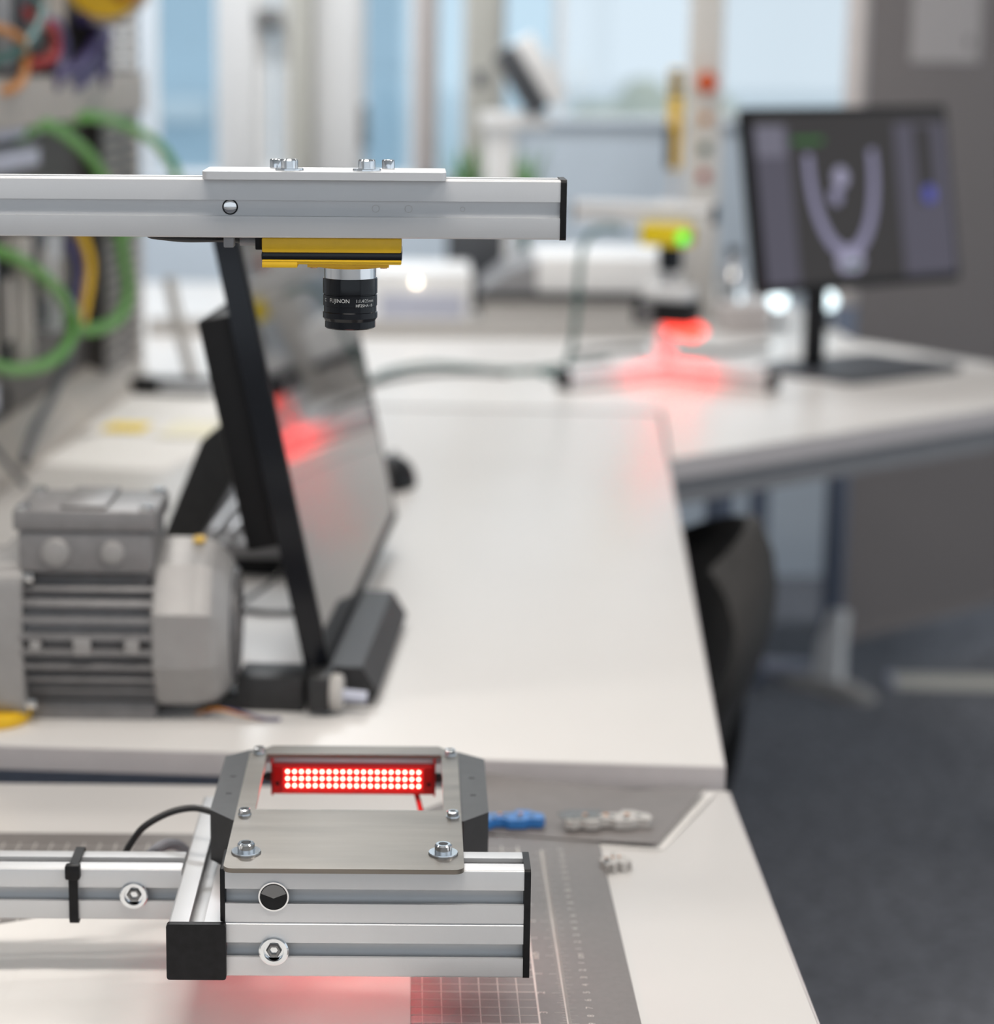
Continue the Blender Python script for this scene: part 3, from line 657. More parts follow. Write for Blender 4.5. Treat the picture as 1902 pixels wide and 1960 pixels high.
# neck under terminal box and front flange
obj('box_neck', B().box(-0.090, -0.004, -0.040, 0.015, 0.095, 0.1125, 0.003), 'motor', mo)
obj('drive_flange', B().prism(rrect(-0.058, 0.058, 0.006, 0.1175, 0.016), 'x', -0.115, -0.0925), 'motorlight', mo, 35)
obj('gear_case', B().cyl((-0.20, 0, mz), (-0.115, 0, mz), 0.054, n=36).box(-0.20, -0.115, -0.045, 0.045, 0.004, mz, 0.008), 'motorlight', mo)
for sz in (0.016, 0.108):
    obj('flange_screw', B().cyl((-0.0928, -0.050, sz), (-0.0850, -0.050, sz), 0.0036, n=6), 'chrome', mo)
obj('base_plate', B().box(-0.092, -0.002, -0.036, 0.036, 0.0, 0.014, 0.002), 'motor', mo)
obj('output_shaft', B().cyl((-0.235, 0, mz), (-0.20, 0, mz), 0.011, n=20), 'chrome', mo)
yb_ = thing('pulley', 'yellow disc lying under the left end of the motor', 'pulley', (-0.305, 1.590, 0.015))
obj('disc', B().lathe([(0.006, 0.0), (0.030, 0.0), (0.032, 0.002), (0.032, 0.008), (0.030, 0.010), (0.006, 0.010)], n=36, close=True), 'yellow', yb_)
obj('hub', B().lathe([(0.0035, 0.0), (0.006, 0.0), (0.006, 0.013), (0.0035, 0.013)], n=20, close=True), 'chrome', yb_)

# ------------------------------------------------------------------ tilted black monitor on the long desk
mn = thing('monitor', 'black monitor seen edge on with a mirror like screen beside the motor', 'monitor', (-0.0605, 1.6330, 0.015), R(-4.75))
tilt = Matrix.Rotation(R(-11.8), 4, 'Y')        # leans back to -x
def tb_(b): bmesh.ops.transform(b.bm, verts=b.bm.verts, matrix=Matrix.Translation((0, 0, 0.030)) @ tilt); return b
MW, MH, MT = 0.553, 0.328, 0.0185
obj('rim', tb_(B().prism(rrect(0, MW, 0, MH, 0.004), 'x', -MT, -0.0012)), 'gloss', mn, 30)
obj('bezel', tb_(B().prism(rrect(0.0005, MW - 0.0005, 0.0005, MH - 0.0005, 0.004), 'x', -0.0012, 0.0, [rrect(0.009, MW - 0.009, 0.011, MH - 0.009, 0.001)])), 'darkbox', mn, 30)
obj('screen', tb_(B().box(-0.0011, -0.0003, 0.009, MW - 0.009, 0.011, MH - 0.009)), 'screenglass', mn, None, label='glossy dark screen')
obj('rear_housing', tb_(B().box(-MT - 0.026, -MT, 0.012, MW - 0.040, 0.092, 0.266, 0.003)), 'darkbox', mn)
obj('stand_arm', B().prism([(-0.118, 0.168), (-0.088, 0.160), (-0.098, 0.140), (-0.163, 0.030), (-0.165, 0.0), (-0.185, 0.0), (-0.182, 0.040), (-0.135, 0.155)], 'y', 0.235, 0.285), 'blackmet', mn, None)
obj('stand_foot', B().box(-0.20, -0.155, 0.225, 0.295, 0.0, 0.005, 0.002), 'blackmet', mn)
obj('base_bar', B().prism([(-0.016, 0.0), (0.030, 0.0), (0.036, 0.010), (0.024, 0.0295), (-0.016, 0.0295)], 'y', 0.0, 0.245), 'blackmet', mn, None)
obj('base_beam', B().box(-0.066, -0.016, -0.022, 0.020, 0.0, 0.026, 0.002).box(-0.090, -0.060, -0.020, 0.018, 0.0, 0.0095, 0.001).box(-0.012, 0.004, -0.034, -0.002, 0.004, 0.030, 0.002), 'blackmet', mn)
kn = obj('knob', B().lathe([(0.004, 0.004), (0.0125, 0.004), (0.0135, 0.006), (0.0135, 0.011), (0.0115, 0.013), (0.004, 0.013)], c=(0, -0.024, 0.017), axis='x', n=32), 'greypl', mn, label='pale round knob')
obj('spindle', B().cyl((0.012, -0.024, 0.015), (0.030, -0.022, 0.013), 0.0045, n=16), 'lavender', kn)
t = thing('cable', 'two thin black cables crossing the desk behind the monitor edge', 'cable', (0, 0, 0))
obj('sheath', B().tube([(-0.185, 1.905, 0.0175), (-0.160, 1.920, 0.0175), (-0.140, 1.945, 0.022), (-0.118, 1.975, 0.034), (-0.104, 2.00, 0.055)], 0.0022), 'blackcab', t)
obj('sheath', B().tube([(-0.185, 1.915, 0.0175), (-0.150, 1.915, 0.0175), (-0.125, 1.905, 0.0175), (-0.085, 1.91, 0.0175)], 0.0022), 'blackcab', t)
for i, (mt, off, lab) in enumerate((('orange', 0.0, 'thin orange wire at the foot of the motor'), ('violet', 0.006, 'thin blue wire at the foot of the motor'))):
    w_ = tag(obj('wire', B().tube([(-0.155 + off, 1.600, 0.018), (-0.140 + off, 1.590, 0.024), (-0.120 + off * 2, 1.588, 0.020 - off * 0.3), (-0.106 + off * 2, 1.590, 0.0168)], 0.0012), mt), lab, 'wire', 'wires at the motor foot')

# ribbed unit behind the monitor
ru = thing('heat_sink', 'grey ribbed metal unit on the desk behind the black monitor', 'heat sink', (-0.205, 2.06, 0.015), DA)
obj('base', B().box(-0.02, 0.13, 0, 0.36, 0.0, 0.016, 0.002), 'darkbox', ru)
obj('body', B().box(-0.02, 0.13, 0, 0.36, 0.016, 0.030, 0.002), 'midgrey', ru)
for k in range(9):
    obj('rib', B().box(-0.016 + k * 0.0168, -0.009 + k * 0.0168, 0.006, 0.354, 0.030, 0.042, 0.001), 'greysteel', ru)
# mouse
ms = thing('mouse', 'black computer mouse on the desk beyond the monitor', 'mouse', (-0.0250, 2.505, 0.015), R(-10))
mb = B().sph((0, 0, 0.004), 0.03, 24, (0.95, 1.55, 1.0))
bmesh.ops.bisect_plane(mb.bm, geom=mb.bm.verts[:] + mb.bm.edges[:] + mb.bm.faces[:], plane_co=(0, 0, 0), plane_no=(0, 0, -1), clear_outer=True)
obj('shell', mb, 'blackpl', ms)
obj('wheel', B().cyl((-0.003, 0.022, 0.030), (0.003, 0.022, 0.030), 0.006, n=16), 'midgrey', ms)

# papers on the long desk by the control panel
for i, (x, y, rz, lab) in enumerate(((-0.330, 2.74, -14, 'white paper on the long desk nearest the motor'), (-0.335, 2.98, -8, 'white paper on the long desk under the yellow note'))):
    tag(obj('paper_sheet', B().box(-0.085, 0.085, -0.1485, 0.1485, 0, 0.0008), 'paper', None, None, (x, y, 0.0154 + i * 0.0012), (0, 0, R(rz))), lab, 'paper')
tag(obj('cream_sheet', B().box(-0.05, 0.05, -0.06, 0.06, 0, 0.0006), 'cream', None, None, (-0.262, 2.86, 0.0178), (0, 0, R(-8))), 'cream paper slip beside the yellow note', 'paper')
tag(obj('sticky_note', B().box(-0.026, 0.026, -0.030, 0.030, 0, 0.0012, 0), 'sticky', None, None, (-0.362, 2.868, 0.0186), (0, 0, R(-8))), 'bright yellow note on the white paper by the control panel', 'note')
t = thing('tool_pouch', 'dark small tool lying at the far end of the desk by the white wall', 'tool', (-0.33, 3.19, 0.015), R(-6))
obj('grip', B().box(-0.07, 0.05, -0.02, 0.02, 0.0, 0.022, 0.006), 'darkbox', t)
obj('tip', B().cyl((-0.02, -0.025, 0.010), (0.09, -0.03, 0.012), 0.006), 'greysteel', t)

# ------------------------------------------------------------------ control panel on the left of the long desk
cp = thing('control_panel', 'beige control panel full of cables on the left of the long desk', 'control panel', (-0.452, 2.375, 0.015), DA)
# local: y runs to the back, face looks to +x, x=0 is the front edge of the plinth
CL = 1.020
obj('plinth', B().prism([(0.0, 0.0), (0.0, 0.012), (-0.040, 0.050), (-0.20, 0.050), (-0.20, 0.0)], 'y', -0.60, CL - 0.09), 'cabinet', cp, None)
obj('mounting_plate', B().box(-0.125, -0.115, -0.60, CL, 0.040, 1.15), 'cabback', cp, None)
obj('side_post', B().box(-0.125, -0.070, CL - 0.030, CL, 0.0, 1.15, 0.003), 'cabinet', cp)
obj('side_post', B().box(-0.125, -0.045, -0.60, -0.58, 0.040, 1.15, 0.003), 'cabinet', cp)
obj('cross_rail', B().box(-0.115, -0.040, -0.58, CL - 0.03, 0.385, 0.440, 0.003), 'duct', cp)
obj('cross_rail', B().box(-0.115, -0.070, -0.58, CL - 0.03, 0.740, 0.790, 0.003), 'duct', cp)
# slotted wire duct: back plus single fingers
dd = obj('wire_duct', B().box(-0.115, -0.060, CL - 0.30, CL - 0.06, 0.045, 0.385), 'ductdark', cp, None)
for k in range(20):
    obj('duct_finger', B().box(-0.062, -0.048, CL - 0.29, CL - 0.20, 0.052 + k * 0.0165, 0.0565 + k * 0.0165), 'duct', dd, None)
    obj('duct_finger', B().box(-0.062, -0.048, CL - 0.16, CL - 0.07, 0.052 + k * 0.0165, 0.0565 + k * 0.0165), 'duct', dd, None)
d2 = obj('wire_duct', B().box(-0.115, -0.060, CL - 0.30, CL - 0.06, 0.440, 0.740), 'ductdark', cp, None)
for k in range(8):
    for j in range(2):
        obj('duct_glint', B().box(-0.060, -0.046, CL - 0.235 + j * 0.085, CL - 0.175 + j * 0.085, 0.446 + k * 0.020, 0.460 + k * 0.020, 0.003), 'white', d2)  # white blocks drawn in place of window glints on the duct
for r_ in range(2):
    rail = obj('din_rail', B().box(-0.115, -0.095, -0.55, 0.40, 0.344 + r_ * 0.034, 0.360 + r_ * 0.034), 'greysteel', cp, None)
    for k in range(40):
        obj('terminal', B().box(-0.095, -0.060, -0.40 + k * 0.0195, -0.386 + k * 0.0195, 0.338 + r_ * 0.034, 0.358 + r_ * 0.034, 0.002), 'lavender', rail)
for k, (y, z0, z1, mt, wd) in enumerate(((0.02, 0.08, 0.25, 'midgrey', 0.055), (0.10, 0.08, 0.25, 'lavender', 0.045), (0.165, 0.12, 0.25, 'darkbox', 0.060), (0.25, 0.11, 0.26, 'duct', 0.070),
                                         (0.345, 0.15, 0.27, 'darkgrey', 0.05), (-0.06, 0.10, 0.25, 'duct', 0.07), (0.42, 0.13, 0.25, 'greysteel', 0.05), (-0.16, 0.09, 0.25, 'darkbox', 0.07))):
    md = obj('control_module', B().box(-0.115, -0.055, y, y + wd, z0, z1, 0.004), mt, cp)
    obj('module_front', B().box(-0.056, -0.050, y + wd * 0.2, y + wd * 0.8, z0 + 0.03, z1 - 0.03, 0.002), 'duct', md)
for k, (y, z0, z1, mt, wd) in enumerate(((0.06, 0.46, 0.60, 'duct', 0.10), (0.20, 0.45, 0.55, 'midgrey', 0.08), (0.32, 0.47, 0.60, 'darkgrey', 0.10), (-0.10, 0.46, 0.62, 'darkgrey', 0.10), (0.46, 0.45, 0.56, 'duct', 0.09))):
    obj('control_module', B().box(-0.115, -0.070, y, y + wd, z0, z1, 0.004), mt, cp)
for o in list(cp.children_recursive):      # shallow panel: pull everything but the plinth towards the front edge
    if o.name.startswith('plinth'): continue
    for v_ in o.data.vertices: v_.co.x = -0.045 + (v_.co.x + 0.115) * 0.45
# round yellow housing near the top
yh = thing('reel', 'yellow and orange cable reel with pale rim at the top of the control panel', 'reel', (-0.398, 3.02, 0.578))
obj('drum', B().cyl((0, -0.02, 0), (0, 0.05, 0), 0.052, n=40), 'yellow', yh)
obj('flange', B().lathe([(0.050, -0.012), (0.060, -0.012), (0.060, 0.006), (0.050, 0.006)], axis='y', n=44, close=True), 'cabinet', yh)
obj('orange_ring', B().box(0.012, 0.048, -0.030, -0.02, -0.030, 0.030, 0.006), 'orange', yh)
obj('hub', B().cyl((0.028, -0.034, 0), (0.028, -0.02, 0), 0.010, n=24), 'cream', yh)
obj('holder', B().box(-0.10, 0.0, 0.05, 0.07, -0.02, 0.02, 0.004), 'duct', yh)

def PL(x, y, z): 
    return (-0.452 + x * math.cos(DA) - y * math.sin(DA), 2.375 + x * math.sin(DA) + y * math.cos(DA), 0.015 + z)
def cable(label, pts, r, mat, cat='cable', group=None, name='cable'):
    return tag(obj(name, B().tube(pts, r, 10), mat), label, cat, group)

GC = 'green cables looping out of the control panel'
cable('long green cable looping down past the panel edge behind the upper rail', [PL(-0.03, 0.30, 0.372), PL(-0.015, 0.36, 0.385), PL(-0.01, 0.47, 0.368), PL(-0.005, 0.60, 0.330), PL(0, 0.70, 0.269), PL(0.0, 0.75, 0.199), PL(0.0, 0.78, 0.145), PL(0, 0.71, 0.116), PL(-0.012, 0.55, 0.120), PL(-0.03, 0.50, 0.15)], 0.0078, 'greencab', 'cable', GC)
cable('green cable arching out over the right edge of the control panel', [PL(-0.03, 0.52, 0.380), PL(-0.005, 0.58, 0.388), PL(0.01, 0.74, 0.372), PL(0.03, 0.86, 0.342), PL(0.045, 0.91, 0.302), PL(0.040, 0.90, 0.268), PL(0.02, 0.84, 0.238), PL(-0.02, 0.78, 0.222)], 0.0070, 'greencab', 'cable', GC)
cable('green cable coiled in a big loop low on the control panel', [PL(-0.03, 0.12, 0.262), PL(-0.01, 0.204, 0.242), PL(0, 0.318, 0.205), PL(0.0, 0.415, 0.166), PL(0, 0.440, 0.137), PL(0, 0.385, 0.115), PL(0, 0.270, 0.112), PL(0, 0.11, 0.130), PL(-0.005, -0.05, 0.17), PL(-0.03, -0.10, 0.22)], 0.0072, 'greencab', 'cable', GC)
cable('dark grey cable hanging diagonally below the green loop', [PL(-0.03, 0.50, 0.19), PL(-0.005, 0.493, 0.148), PL(0, 0.395, 0.101), PL(0.002, 0.31, 0.068), PL(0.004, 0.215, 0.046), PL(0.004, 0.16, 0.018)], 0.0055, 'darkgrey')
cable('black cable loop at the left edge low on the panel', [PL(-0.03, 0.0, 0.165), PL(0, 0.07, 0.130), PL(0.002, 0.107, 0.105), PL(0, 0.085, 0.083), PL(-0.005, 0.02, 0.08), PL(-0.03, -0.04, 0.10)], 0.0042, 'blackcab')
cable('thin grey rod leaning on the panel plinth at the left edge', [PL(0.006, -0.10, 0.130), PL(0.010, 0.035, 0.049), PL(0.016, 0.115, 0.0015)], 0.0035, 'darkgrey', 'rod', None, 'rod')
cable('red cable bending at the top left of the control panel', [PL(-0.03, 0.33, 0.515), PL(-0.01, 0.40, 0.497), PL(-0.01, 0.42, 0.480), PL(-0.01, 0.40, 0.462), PL(-0.03, 0.35, 0.452)], 0.0070, 'redpl')
cable('teal cable crossing the top left corner of the panel', [PL(-0.03, 0.12, 0.45), PL(-0.005, 0.230, 0.471), PL(-0.005, 0.300, 0.492), PL(-0.01, 0.36, 0.515), PL(-0.03, 0.40, 0.53)], 0.0065, 'tealcab')
cable('orange cable bending at the left edge above the cross rail', [PL(-0.03, 0.12, 0.50), PL(-0.005, 0.22, 0.485), PL(-0.005, 0.25, 0.455), PL(-0.005, 0.20, 0.430), PL(-0.03, 0.12, 0.425)], 0.0055, 'orange')
for i, pts in enumerate(([(0.44, 0.50), (0.47, 0.47), (0.43, 0.432)], [(0.50, 0.445), (0.60, 0.46), (0.69, 0.50)], [(0.55, 0.43), (0.66, 0.452), (0.73, 0.49)], [(0.66, 0.51), (0.70, 0.47), (0.70, 0.43)])):
    cable(['violet wire bundle nearest the red cable', 'violet wire rising to the yellow reel, upper one', 'violet wire rising to the yellow reel, lower one', 'violet wire dropping beside the white blocks painted as glints'][i], [PL(-0.022, pts[0][0] - 0.04, pts[0][1])] + [PL(-0.012, a, b) for a, b in pts] + [PL(-0.022, pts[-1][0] + 0.03, pts[-1][1])], 0.0085, 'violet', 'wire', 'violet wires in the control panel', 'wire')
cable('yellow wire hanging inside the big green loop', [PL(-0.018, 0.56, 0.25), PL(-0.006, 0.57, 0.20), PL(-0.012, 0.54, 0.13)], 0.0060, 'yellow', 'wire', None, 'wire')
cable('blue wire hanging beside the yellow wire', [PL(-0.018, 0.50, 0.24), PL(-0.006, 0.51, 0.20), PL(-0.012, 0.49, 0.14)], 0.0065, 'violet', 'wire', None, 'wire')

# grey tube leaning at the far end of the desk
cable('slim grey tube leaning beside the control panel', [(-0.352, 3.30, 0.165), (-0.332, 3.27, 0.085), (-0.312, 3.25, 0.016)], 0.0085, 'greypl', 'tube', None, 'tube')

# ------------------------------------------------------------------ second camera stand on the corner table
s2_ = thing('camera_stand', 'small tripod camera stand with red light on the corner table', 'stand', (0.370, 3.368, 0.0150))
for a, L2 in ((-143, 0.195), (-41, 0.185), (88, 0.19)):
    lg = prof_x(0.012, L2, -PS / 2, 0.002, r=0.0012)
    lg.rot(R(a), 'Z', (0, 0, 0)); ft = obj('foot', lg, 'alulit', s2_)
    obj('end_cap', B().box(L2, L2 + 0.004, -PS / 2, PS / 2, 0.0, PS + 0.002, 0.001).rot(R(a), 'Z', (0, 0, 0)), 'blackpl', ft)
obj('post', prof_z(0.0, 0.262, -0.0150, -PS / 2), 'alulit', s2_)
ARM = R(-22)
def arot(b): return b.rot(ARM, 'Z', (0, 0, 0))
obj('upper_arm', arot(prof_x(-0.130, 0.075, -0.0205 - PS, 0.231)), 'alulit', s2_)
obj('end_cap', arot(B().box(-0.134, -0.130, -0.0207 - PS, -0.0205, 0.2308, 0.2594, 0.001)), 'blackpl', s2_)
obj('end_cap', arot(B().box(0.075, 0.079, -0.0207 - PS, -0.0205, 0.2308, 0.2594, 0.001)), 'blackpl', s2_)
obj('lower_arm', arot(B().box(-0.018, 0.050, -0.066, -0.0205, 0.122, 0.142, 0.001)), 'alulit', s2_)
c2 = thing('machine_camera', 'small yellow machine camera with green status light on the corner table stand', 'camera', (0.370, 3.368, 0.0150), ARM)
obj('body', B().box(-0.024, 0.046, -0.066, -0.0205, 0.200, 0.2305, 0.002), 'lemon', c2)
obj('status_light', B().sph((0.0400, -0.0670, 0.2135), 0.0085, 14, (1, 0.35, 1)), 'greenled', c2, label='glowing green status light')
obj('lens', B().lathe([(0.0165, 0.2005), (0.0165, 0.192), (0.0175, 0.190), (0.0175, 0.166), (0.015, 0.163), (0.012, 0.163)], c=(0.016, -0.043, 0), n=28), 'gloss', c2)
l2 = thing('ring_light', 'black lamp block shining red down onto the corner table', 'lamp', (0.370, 3.368, 0.0150), ARM)
obj('housing', B().box(-0.028, 0.058, -0.080, -0.0205, 0.090, 0.1215, 0.003), 'blackpl', l2)
obj('knob', B().cyl((-0.006, -0.080, 0.108), (-0.006, -0.087, 0.108), 0.0085, n=20), 'midgrey', l2)
obj('led_window', B().prism([(0.012, 0.0898), (0.058, 0.0898), (0.072, 0.078), (0.060, 0.066), (0.022, 0.076)], 'y', -0.068, -0.030), 'redglow' if 'redglow' in M else pm('red_glowing_window', (0.8, 0.05, 0.03), 0.4, 0, 0.02, 60, emit=(1.0, 0.060, 0.040), estr=2.6), l2, None, label='glowing red window')
ld = bpy.data.lights.new('red_lamp_light', 'AREA'); ld.shape = 'RECTANGLE'; ld.size = 0.05; ld.size_y = 0.04; ld.energy = 0.13; ld.color = (1.0, 0.05, 0.045); ld.spread = R(125)
lo = bpy.data.objects.new('red_lamp_light', ld); C.objects.link(lo); lo.parent = l2; lo.location = (0.030, -0.048, 0.062)
cable('teal cable hanging from the small stand to the table', [(0.300, 3.345, 0.236), (0.272, 3.338, 0.238), (0.250, 3.335, 0.225), (0.240, 3.335, 0.19), (0.236, 3.340, 0.11), (0.230, 3.345, 0.06), (0.215, 3.36, 0.022), (0.19, 3.40, 0.019)], 0.0042, 'tealcab')
cable('dark green cable bundle snaking across the corner table', [(-0.13, 3.20, 0.0192), (-0.069, 3.280, 0.0195), (-0.040, 3.365, 0.022), (0.006, 3.425, 0.024), (0.054, 3.446, 0.022), (0.131, 3.415, 0.0195), (0.19, 3.430, 0.0195), (0.30, 3.53, 0.0192)], 0.0045, 'tealcab')
cable('brown black cable lying in front of the green cable bundle', [(-0.10, 3.19, 0.0182), (-0.03, 3.335, 0.0182), (0.03, 3.395, 0.0182), (0.09, 3.405, 0.0182), (0.14, 3.385, 0.0182)], 0.0035, 'blackcab')
cable('dark cable lying on the corner table behind the tripod stand', [(0.25, 3.62, 0.0185), (0.36, 3.70, 0.0185), (0.48, 3.66, 0.0185), (0.58, 3.74, 0.0185)], 0.004, 'blackcab')

# ------------------------------------------------------------------ monitor on the corner table
m2 = thing('monitor', 'dark monitor showing a pale ring image on the corner table', 'monitor', (0.640, 3.470, 0.0148), R(38))
obj('base', B().prism(rrect(-0.10, 0.16, -0.12, 0.075, 0.02), 'z', 0, 0.010), 'darkgrey', m2)
obj('neck', B().box(-0.0650, -0.0330, -0.010, 0.010, 0.010, 0.24, 0.004), 'blackpl', m2)
W2, H2 = 0.445, 0.272
T2 = Matrix.Translation((-0.195, -0.030, 0.128)) @ Matrix.Rotation(R(-10), 4, 'X')
def m2b(b): bmesh.ops.transform(b.bm, verts=b.bm.verts, matrix=T2); return b
obj('housing', m2b(B().box(0, W2, 0.0, 0.022, 0, H2, 0.004)), 'blackpl', m2)
sc_ = obj('screen', m2b(B().box(0.009, W2 - 0.009, -0.0006, 0.001, 0.012, H2 - 0.010)), 's_base', m2, None, label='lit dark grey screen')
def flat(nm, poly, mat, d=0.0009):
    obj(nm, m2b(B().prism(poly, 'y', -d - 0.0003, -d)), mat, sc_, None)
def R4(x0, x1, z0, z1): return [(x0, z0), (x1, z0), (x1, z1), (x0, z1)]
flat('left_panel', R4(0.010, 0.080, 0.013, 0.245), 's_panel')
flat('pale_box', R4(0.012, 0.072, 0.200, 0.245), 's_box', 0.0013)
flat('right_panel', R4(0.315, 0.434, 0.013, 0.245), 's_panel')
flat('dark_column', R4(0.360, 0.400, 0.120, 0.240), 's_base', 0.0013)
flat('green_text', R4(0.088, 0.155, 0.218, 0.226), 's_green', 0.0013)
flat('blue_button', arc(0.385, 0.135, 0.014, 0, 350, 16), 's_blue', 0.0017)
rb_ = B()
for k in range(22):
    def rp(a_, e): return (0.190 + (0.071 + e) * math.cos(R(a_)), 0.184 + (0.130 + e) * math.sin(R(a_)))
    a0_, a1_ = 172 + k * 9, 172 + (k + 1) * 9
    wd_ = 0.0075 + 0.0025 * math.sin(R((a0_ - 172) / 198 * 180))
    rb_.prism([rp(a0_, -wd_), rp(a0_, wd_), rp(a1_, wd_), rp(a1_, -wd_)], 'y', -0.0016, -0.0013)
obj('ring_image', m2b(rb_), 's_ring', sc_, None)
flat('ring_foot', [(0.168, 0.056), (0.214, 0.056), (0.222, 0.040), (0.210, 0.024), (0.172, 0.024), (0.160, 0.040)], 's_blob', 0.0017)
flat('green_mark', R4(0.184, 0.206, 0.032, 0.039), 's_green', 0.0021)
flat('centre_blob', arc(0.186, 0.166, 0.016, 0, 345, 16), 's_blob', 0.0017)
flat('side_blob', arc(0.172, 0.138, 0.013, 0, 345, 14), 's_ring', 0.0017)

tag(obj('paper_sheet', B().box(-0.10, 0.10, -0.07, 0.07, 0, 0.0008), 'paper', None, None, (0.705, 3.665, 0.0150), (0, 0, R(34))), 'white sheet on the corner table behind the monitor base', 'paper')

# ------------------------------------------------------------------ apparatus behind
dv = thing('apparatus', 'flat grey apparatus with reflection-white lid behind the tripod stand', 'apparatus', (0.115, 3.96, 0.0148))
obj('foot', B().box(0.03, 0.09, 0.01, 0.04, 0.0, 0.010, 0.002), 'blackpl', dv)
obj('foot', B().box(0.13, 0.31, 0.01, 0.04, 0.0, 0.010, 0.002), 'blackpl', dv)
obj('body', B().box(0.0, 0.345, 0.0, 0.26, 0.010, 0.052, 0.004), 'greypl', dv)
obj('black_rim', B().box(-0.004, 0.349, -0.004, 0.264, 0.052, 0.064, 0.002), 'blackpl', dv)
obj('lid', B().prism([(0.0, 0.064), (0.095, 0.064), (0.095, 0.118), (0.045, 0.100)], 'y', 0.0, 0.25), 'midgrey', dv, None)
obj('lid_panel', B().box(0.095, 0.345, 0.0, 0.25, 0.064, 0.128, 0.006), 'white', dv)  # white colour stands in for a bright reflection on the lid
wu = thing('power_supply', 'white bench unit with warm indicator light behind the lens', 'power unit', (-0.075, 3.98, 0.0148))
obj('case', B().box(0, 0.175, 0, 0.22, 0.004, 0.098, 0.006), 'white', wu)
obj('foot_strip', B().box(0.01, 0.165, 0.01, 0.21, 0.0, 0.004), 'blackpl', wu)
obj('front_panel', B().box(0.015, 0.16, -0.003, 0.0, 0.014, 0.060, 0.001), 'lavender', wu)
obj('indicator_light', B().sph((0.078, -0.003, 0.080), 0.0035, 12), 'warmled', wu)
db = thing('storage_box', 'dark blue grey box standing behind the white bench unit', 'box', (0.060, 4.26, 0.0148))
obj('case', B().box(0, 0.105, 0, 0.12, 0, 0.150, 0.004), 'darkgrey', db)
obj('lid', B().box(-0.002, 0.107, -0.002, 0.122, 0.150, 0.165, 0.003), 'darkgrey', db)
tr = thing('cable_trunking', 'pale grey cable trunking strip along the back of the corner table', 'trunking', (-0.45, 3.86, 0.0148))
obj('base', B().box(0, 0.86, 0, 0.04, 0, 0.022, 0.002), 'greypl', tr)
obj('cover', B().box(0, 0.86, -0.001, 0.041, 0.022, 0.026, 0.001), 'greypl', tr)

mi = thing('microscope', 'white inspection microscope with slanted head behind the apparatus', 'microscope', (0.165, 4.50, 0.0148))
obj('base', B().box(-0.07, 0.11, -0.12, 0.10, 0, 0.022, 0.006), 'white', mi)
obj('column', B().box(-0.028, 0.028, 0.0, 0.05, 0.022, 0.352, 0.006), 'white', mi)
obj('carriage', B().box(-0.040, 0.092, -0.03, 0.045, 0.328, 0.358, 0.008), 'white', mi)
hd = B().box(-0.068, 0.068, -0.05, 0.03, -0.028, 0.016, 0.006); hd.rot(R(58), 'Y', (0, 0, 0))
obj('head', hd, 'darkgrey', mi, 35, (0.042, 0, 0.420))
hs = B().box(-0.068, 0.068, -0.054, 0.034, 0.016, 0.058, 0.006); hs.rot(R(58), 'Y', (0, 0, 0))
obj('head_shell', hs, 'white', mi, 35, (0.042, 0, 0.420))
obj('focus_knob', B().cyl((-0.052, -0.012, 0.42), (-0.030, -0.012, 0.42), 0.016, n=20), 'darkgrey', mi)

def plant(label, loc, n, seed):
    rnd = random.Random(seed)
    t = thing('potted_plant', label, 'plant', loc, 0, 'small plants behind the upper rail')
    obj('pot', B().lathe([(0.026, 0), (0.034, 0.07), (0.036, 0.072), (0.033, 0.072), (0.030, 0.060), (0.001, 0.060)], n=24), 'terracotta', t)
    for k in range(n):
        a = rnd.random() * 6.28; ll = rnd.uniform(0.10, 0.17); hgt = rnd.uniform(0.22, 0.300); wd = 0.009
        b = B(); prev = None; rows = []
        for q in range(6):
            u = q / 5; rr_ = 0.06 * u * u * (ll / 0.17); z = 0.06 + (hgt - 0.06) * (1.25 * u - 0.25 * u * u)
            ww = wd * (math.sin(math.pi * (0.12 + 0.86 * u)) ** 0.8 if u < 1 else 0.02)
            c_ = Vector((rr_ * math.cos(a), rr_ * math.sin(a), z)); sd = Vector((-math.sin(a), math.cos(a), 0)) * ww
            rows.append((b.bm.verts.new(c_ - sd), b.bm.verts.new(c_ + Vector((0, 0, 0.0015))), b.bm.verts.new(c_ + sd)))
        for r0, r1 in zip(rows[:-1], rows[1:]):
            for m_ in range(2): b.bm.faces.new((r0[m_], r0[m_ + 1], r1[m_ + 1], r1[m_]))
        obj('leaf', b, 'leaf', t)
plant('green plant behind the rail left of the microscope column', (0.100, 4.66, 0.0148), 16, 3)
plant('green plant behind the rail right of the microscope column', (0.222, 4.67, 0.0148), 18, 5)

# operator column with buttons, light curtain
oc = thing('operator_column', 'beige operator column with round buttons behind the small stand', 'column', (0.512, 4.12, 0.0148))
obj('column', B().box(-0.0285, 0.0285, 0, 0.06, 0, 1.25, 0.004), 'poster' if False else pm('cream_column_paint', (0.66, 0.64, 0.61), 0.5, 0, 0.02, 30), oc)
for z, r_, mt, lb_ in ((0.421, 0.0165, pm('orange_red_button', (0.60, 0.07, 0.012), 0.4), 'orange red stop button'), (0.358, 0.0095, 'orange', 'amber button'), (0.306, 0.0100, 'tealcab', 'dark green button'), (0.258, 0.0100, 'redpl', 'dark red button')):
    bt = obj('button', B().cyl((0, -0.006, z), (0, -0.022 if r_ > 0.01 else -0.010, z), r_, r_ * 0.88, 20), mt, oc, label=lb_)
    obj('button_ring', B().lathe([(r_ * 1.0, -0.006), (r_ * 1.15, -0.006), (r_ * 1.15, 0.0), (r_ * 1.0, 0.0)], c=(0, 0, z), axis='y', n=24, close=True), 'orange' if r_ > 0.01 else 'greypl', bt)
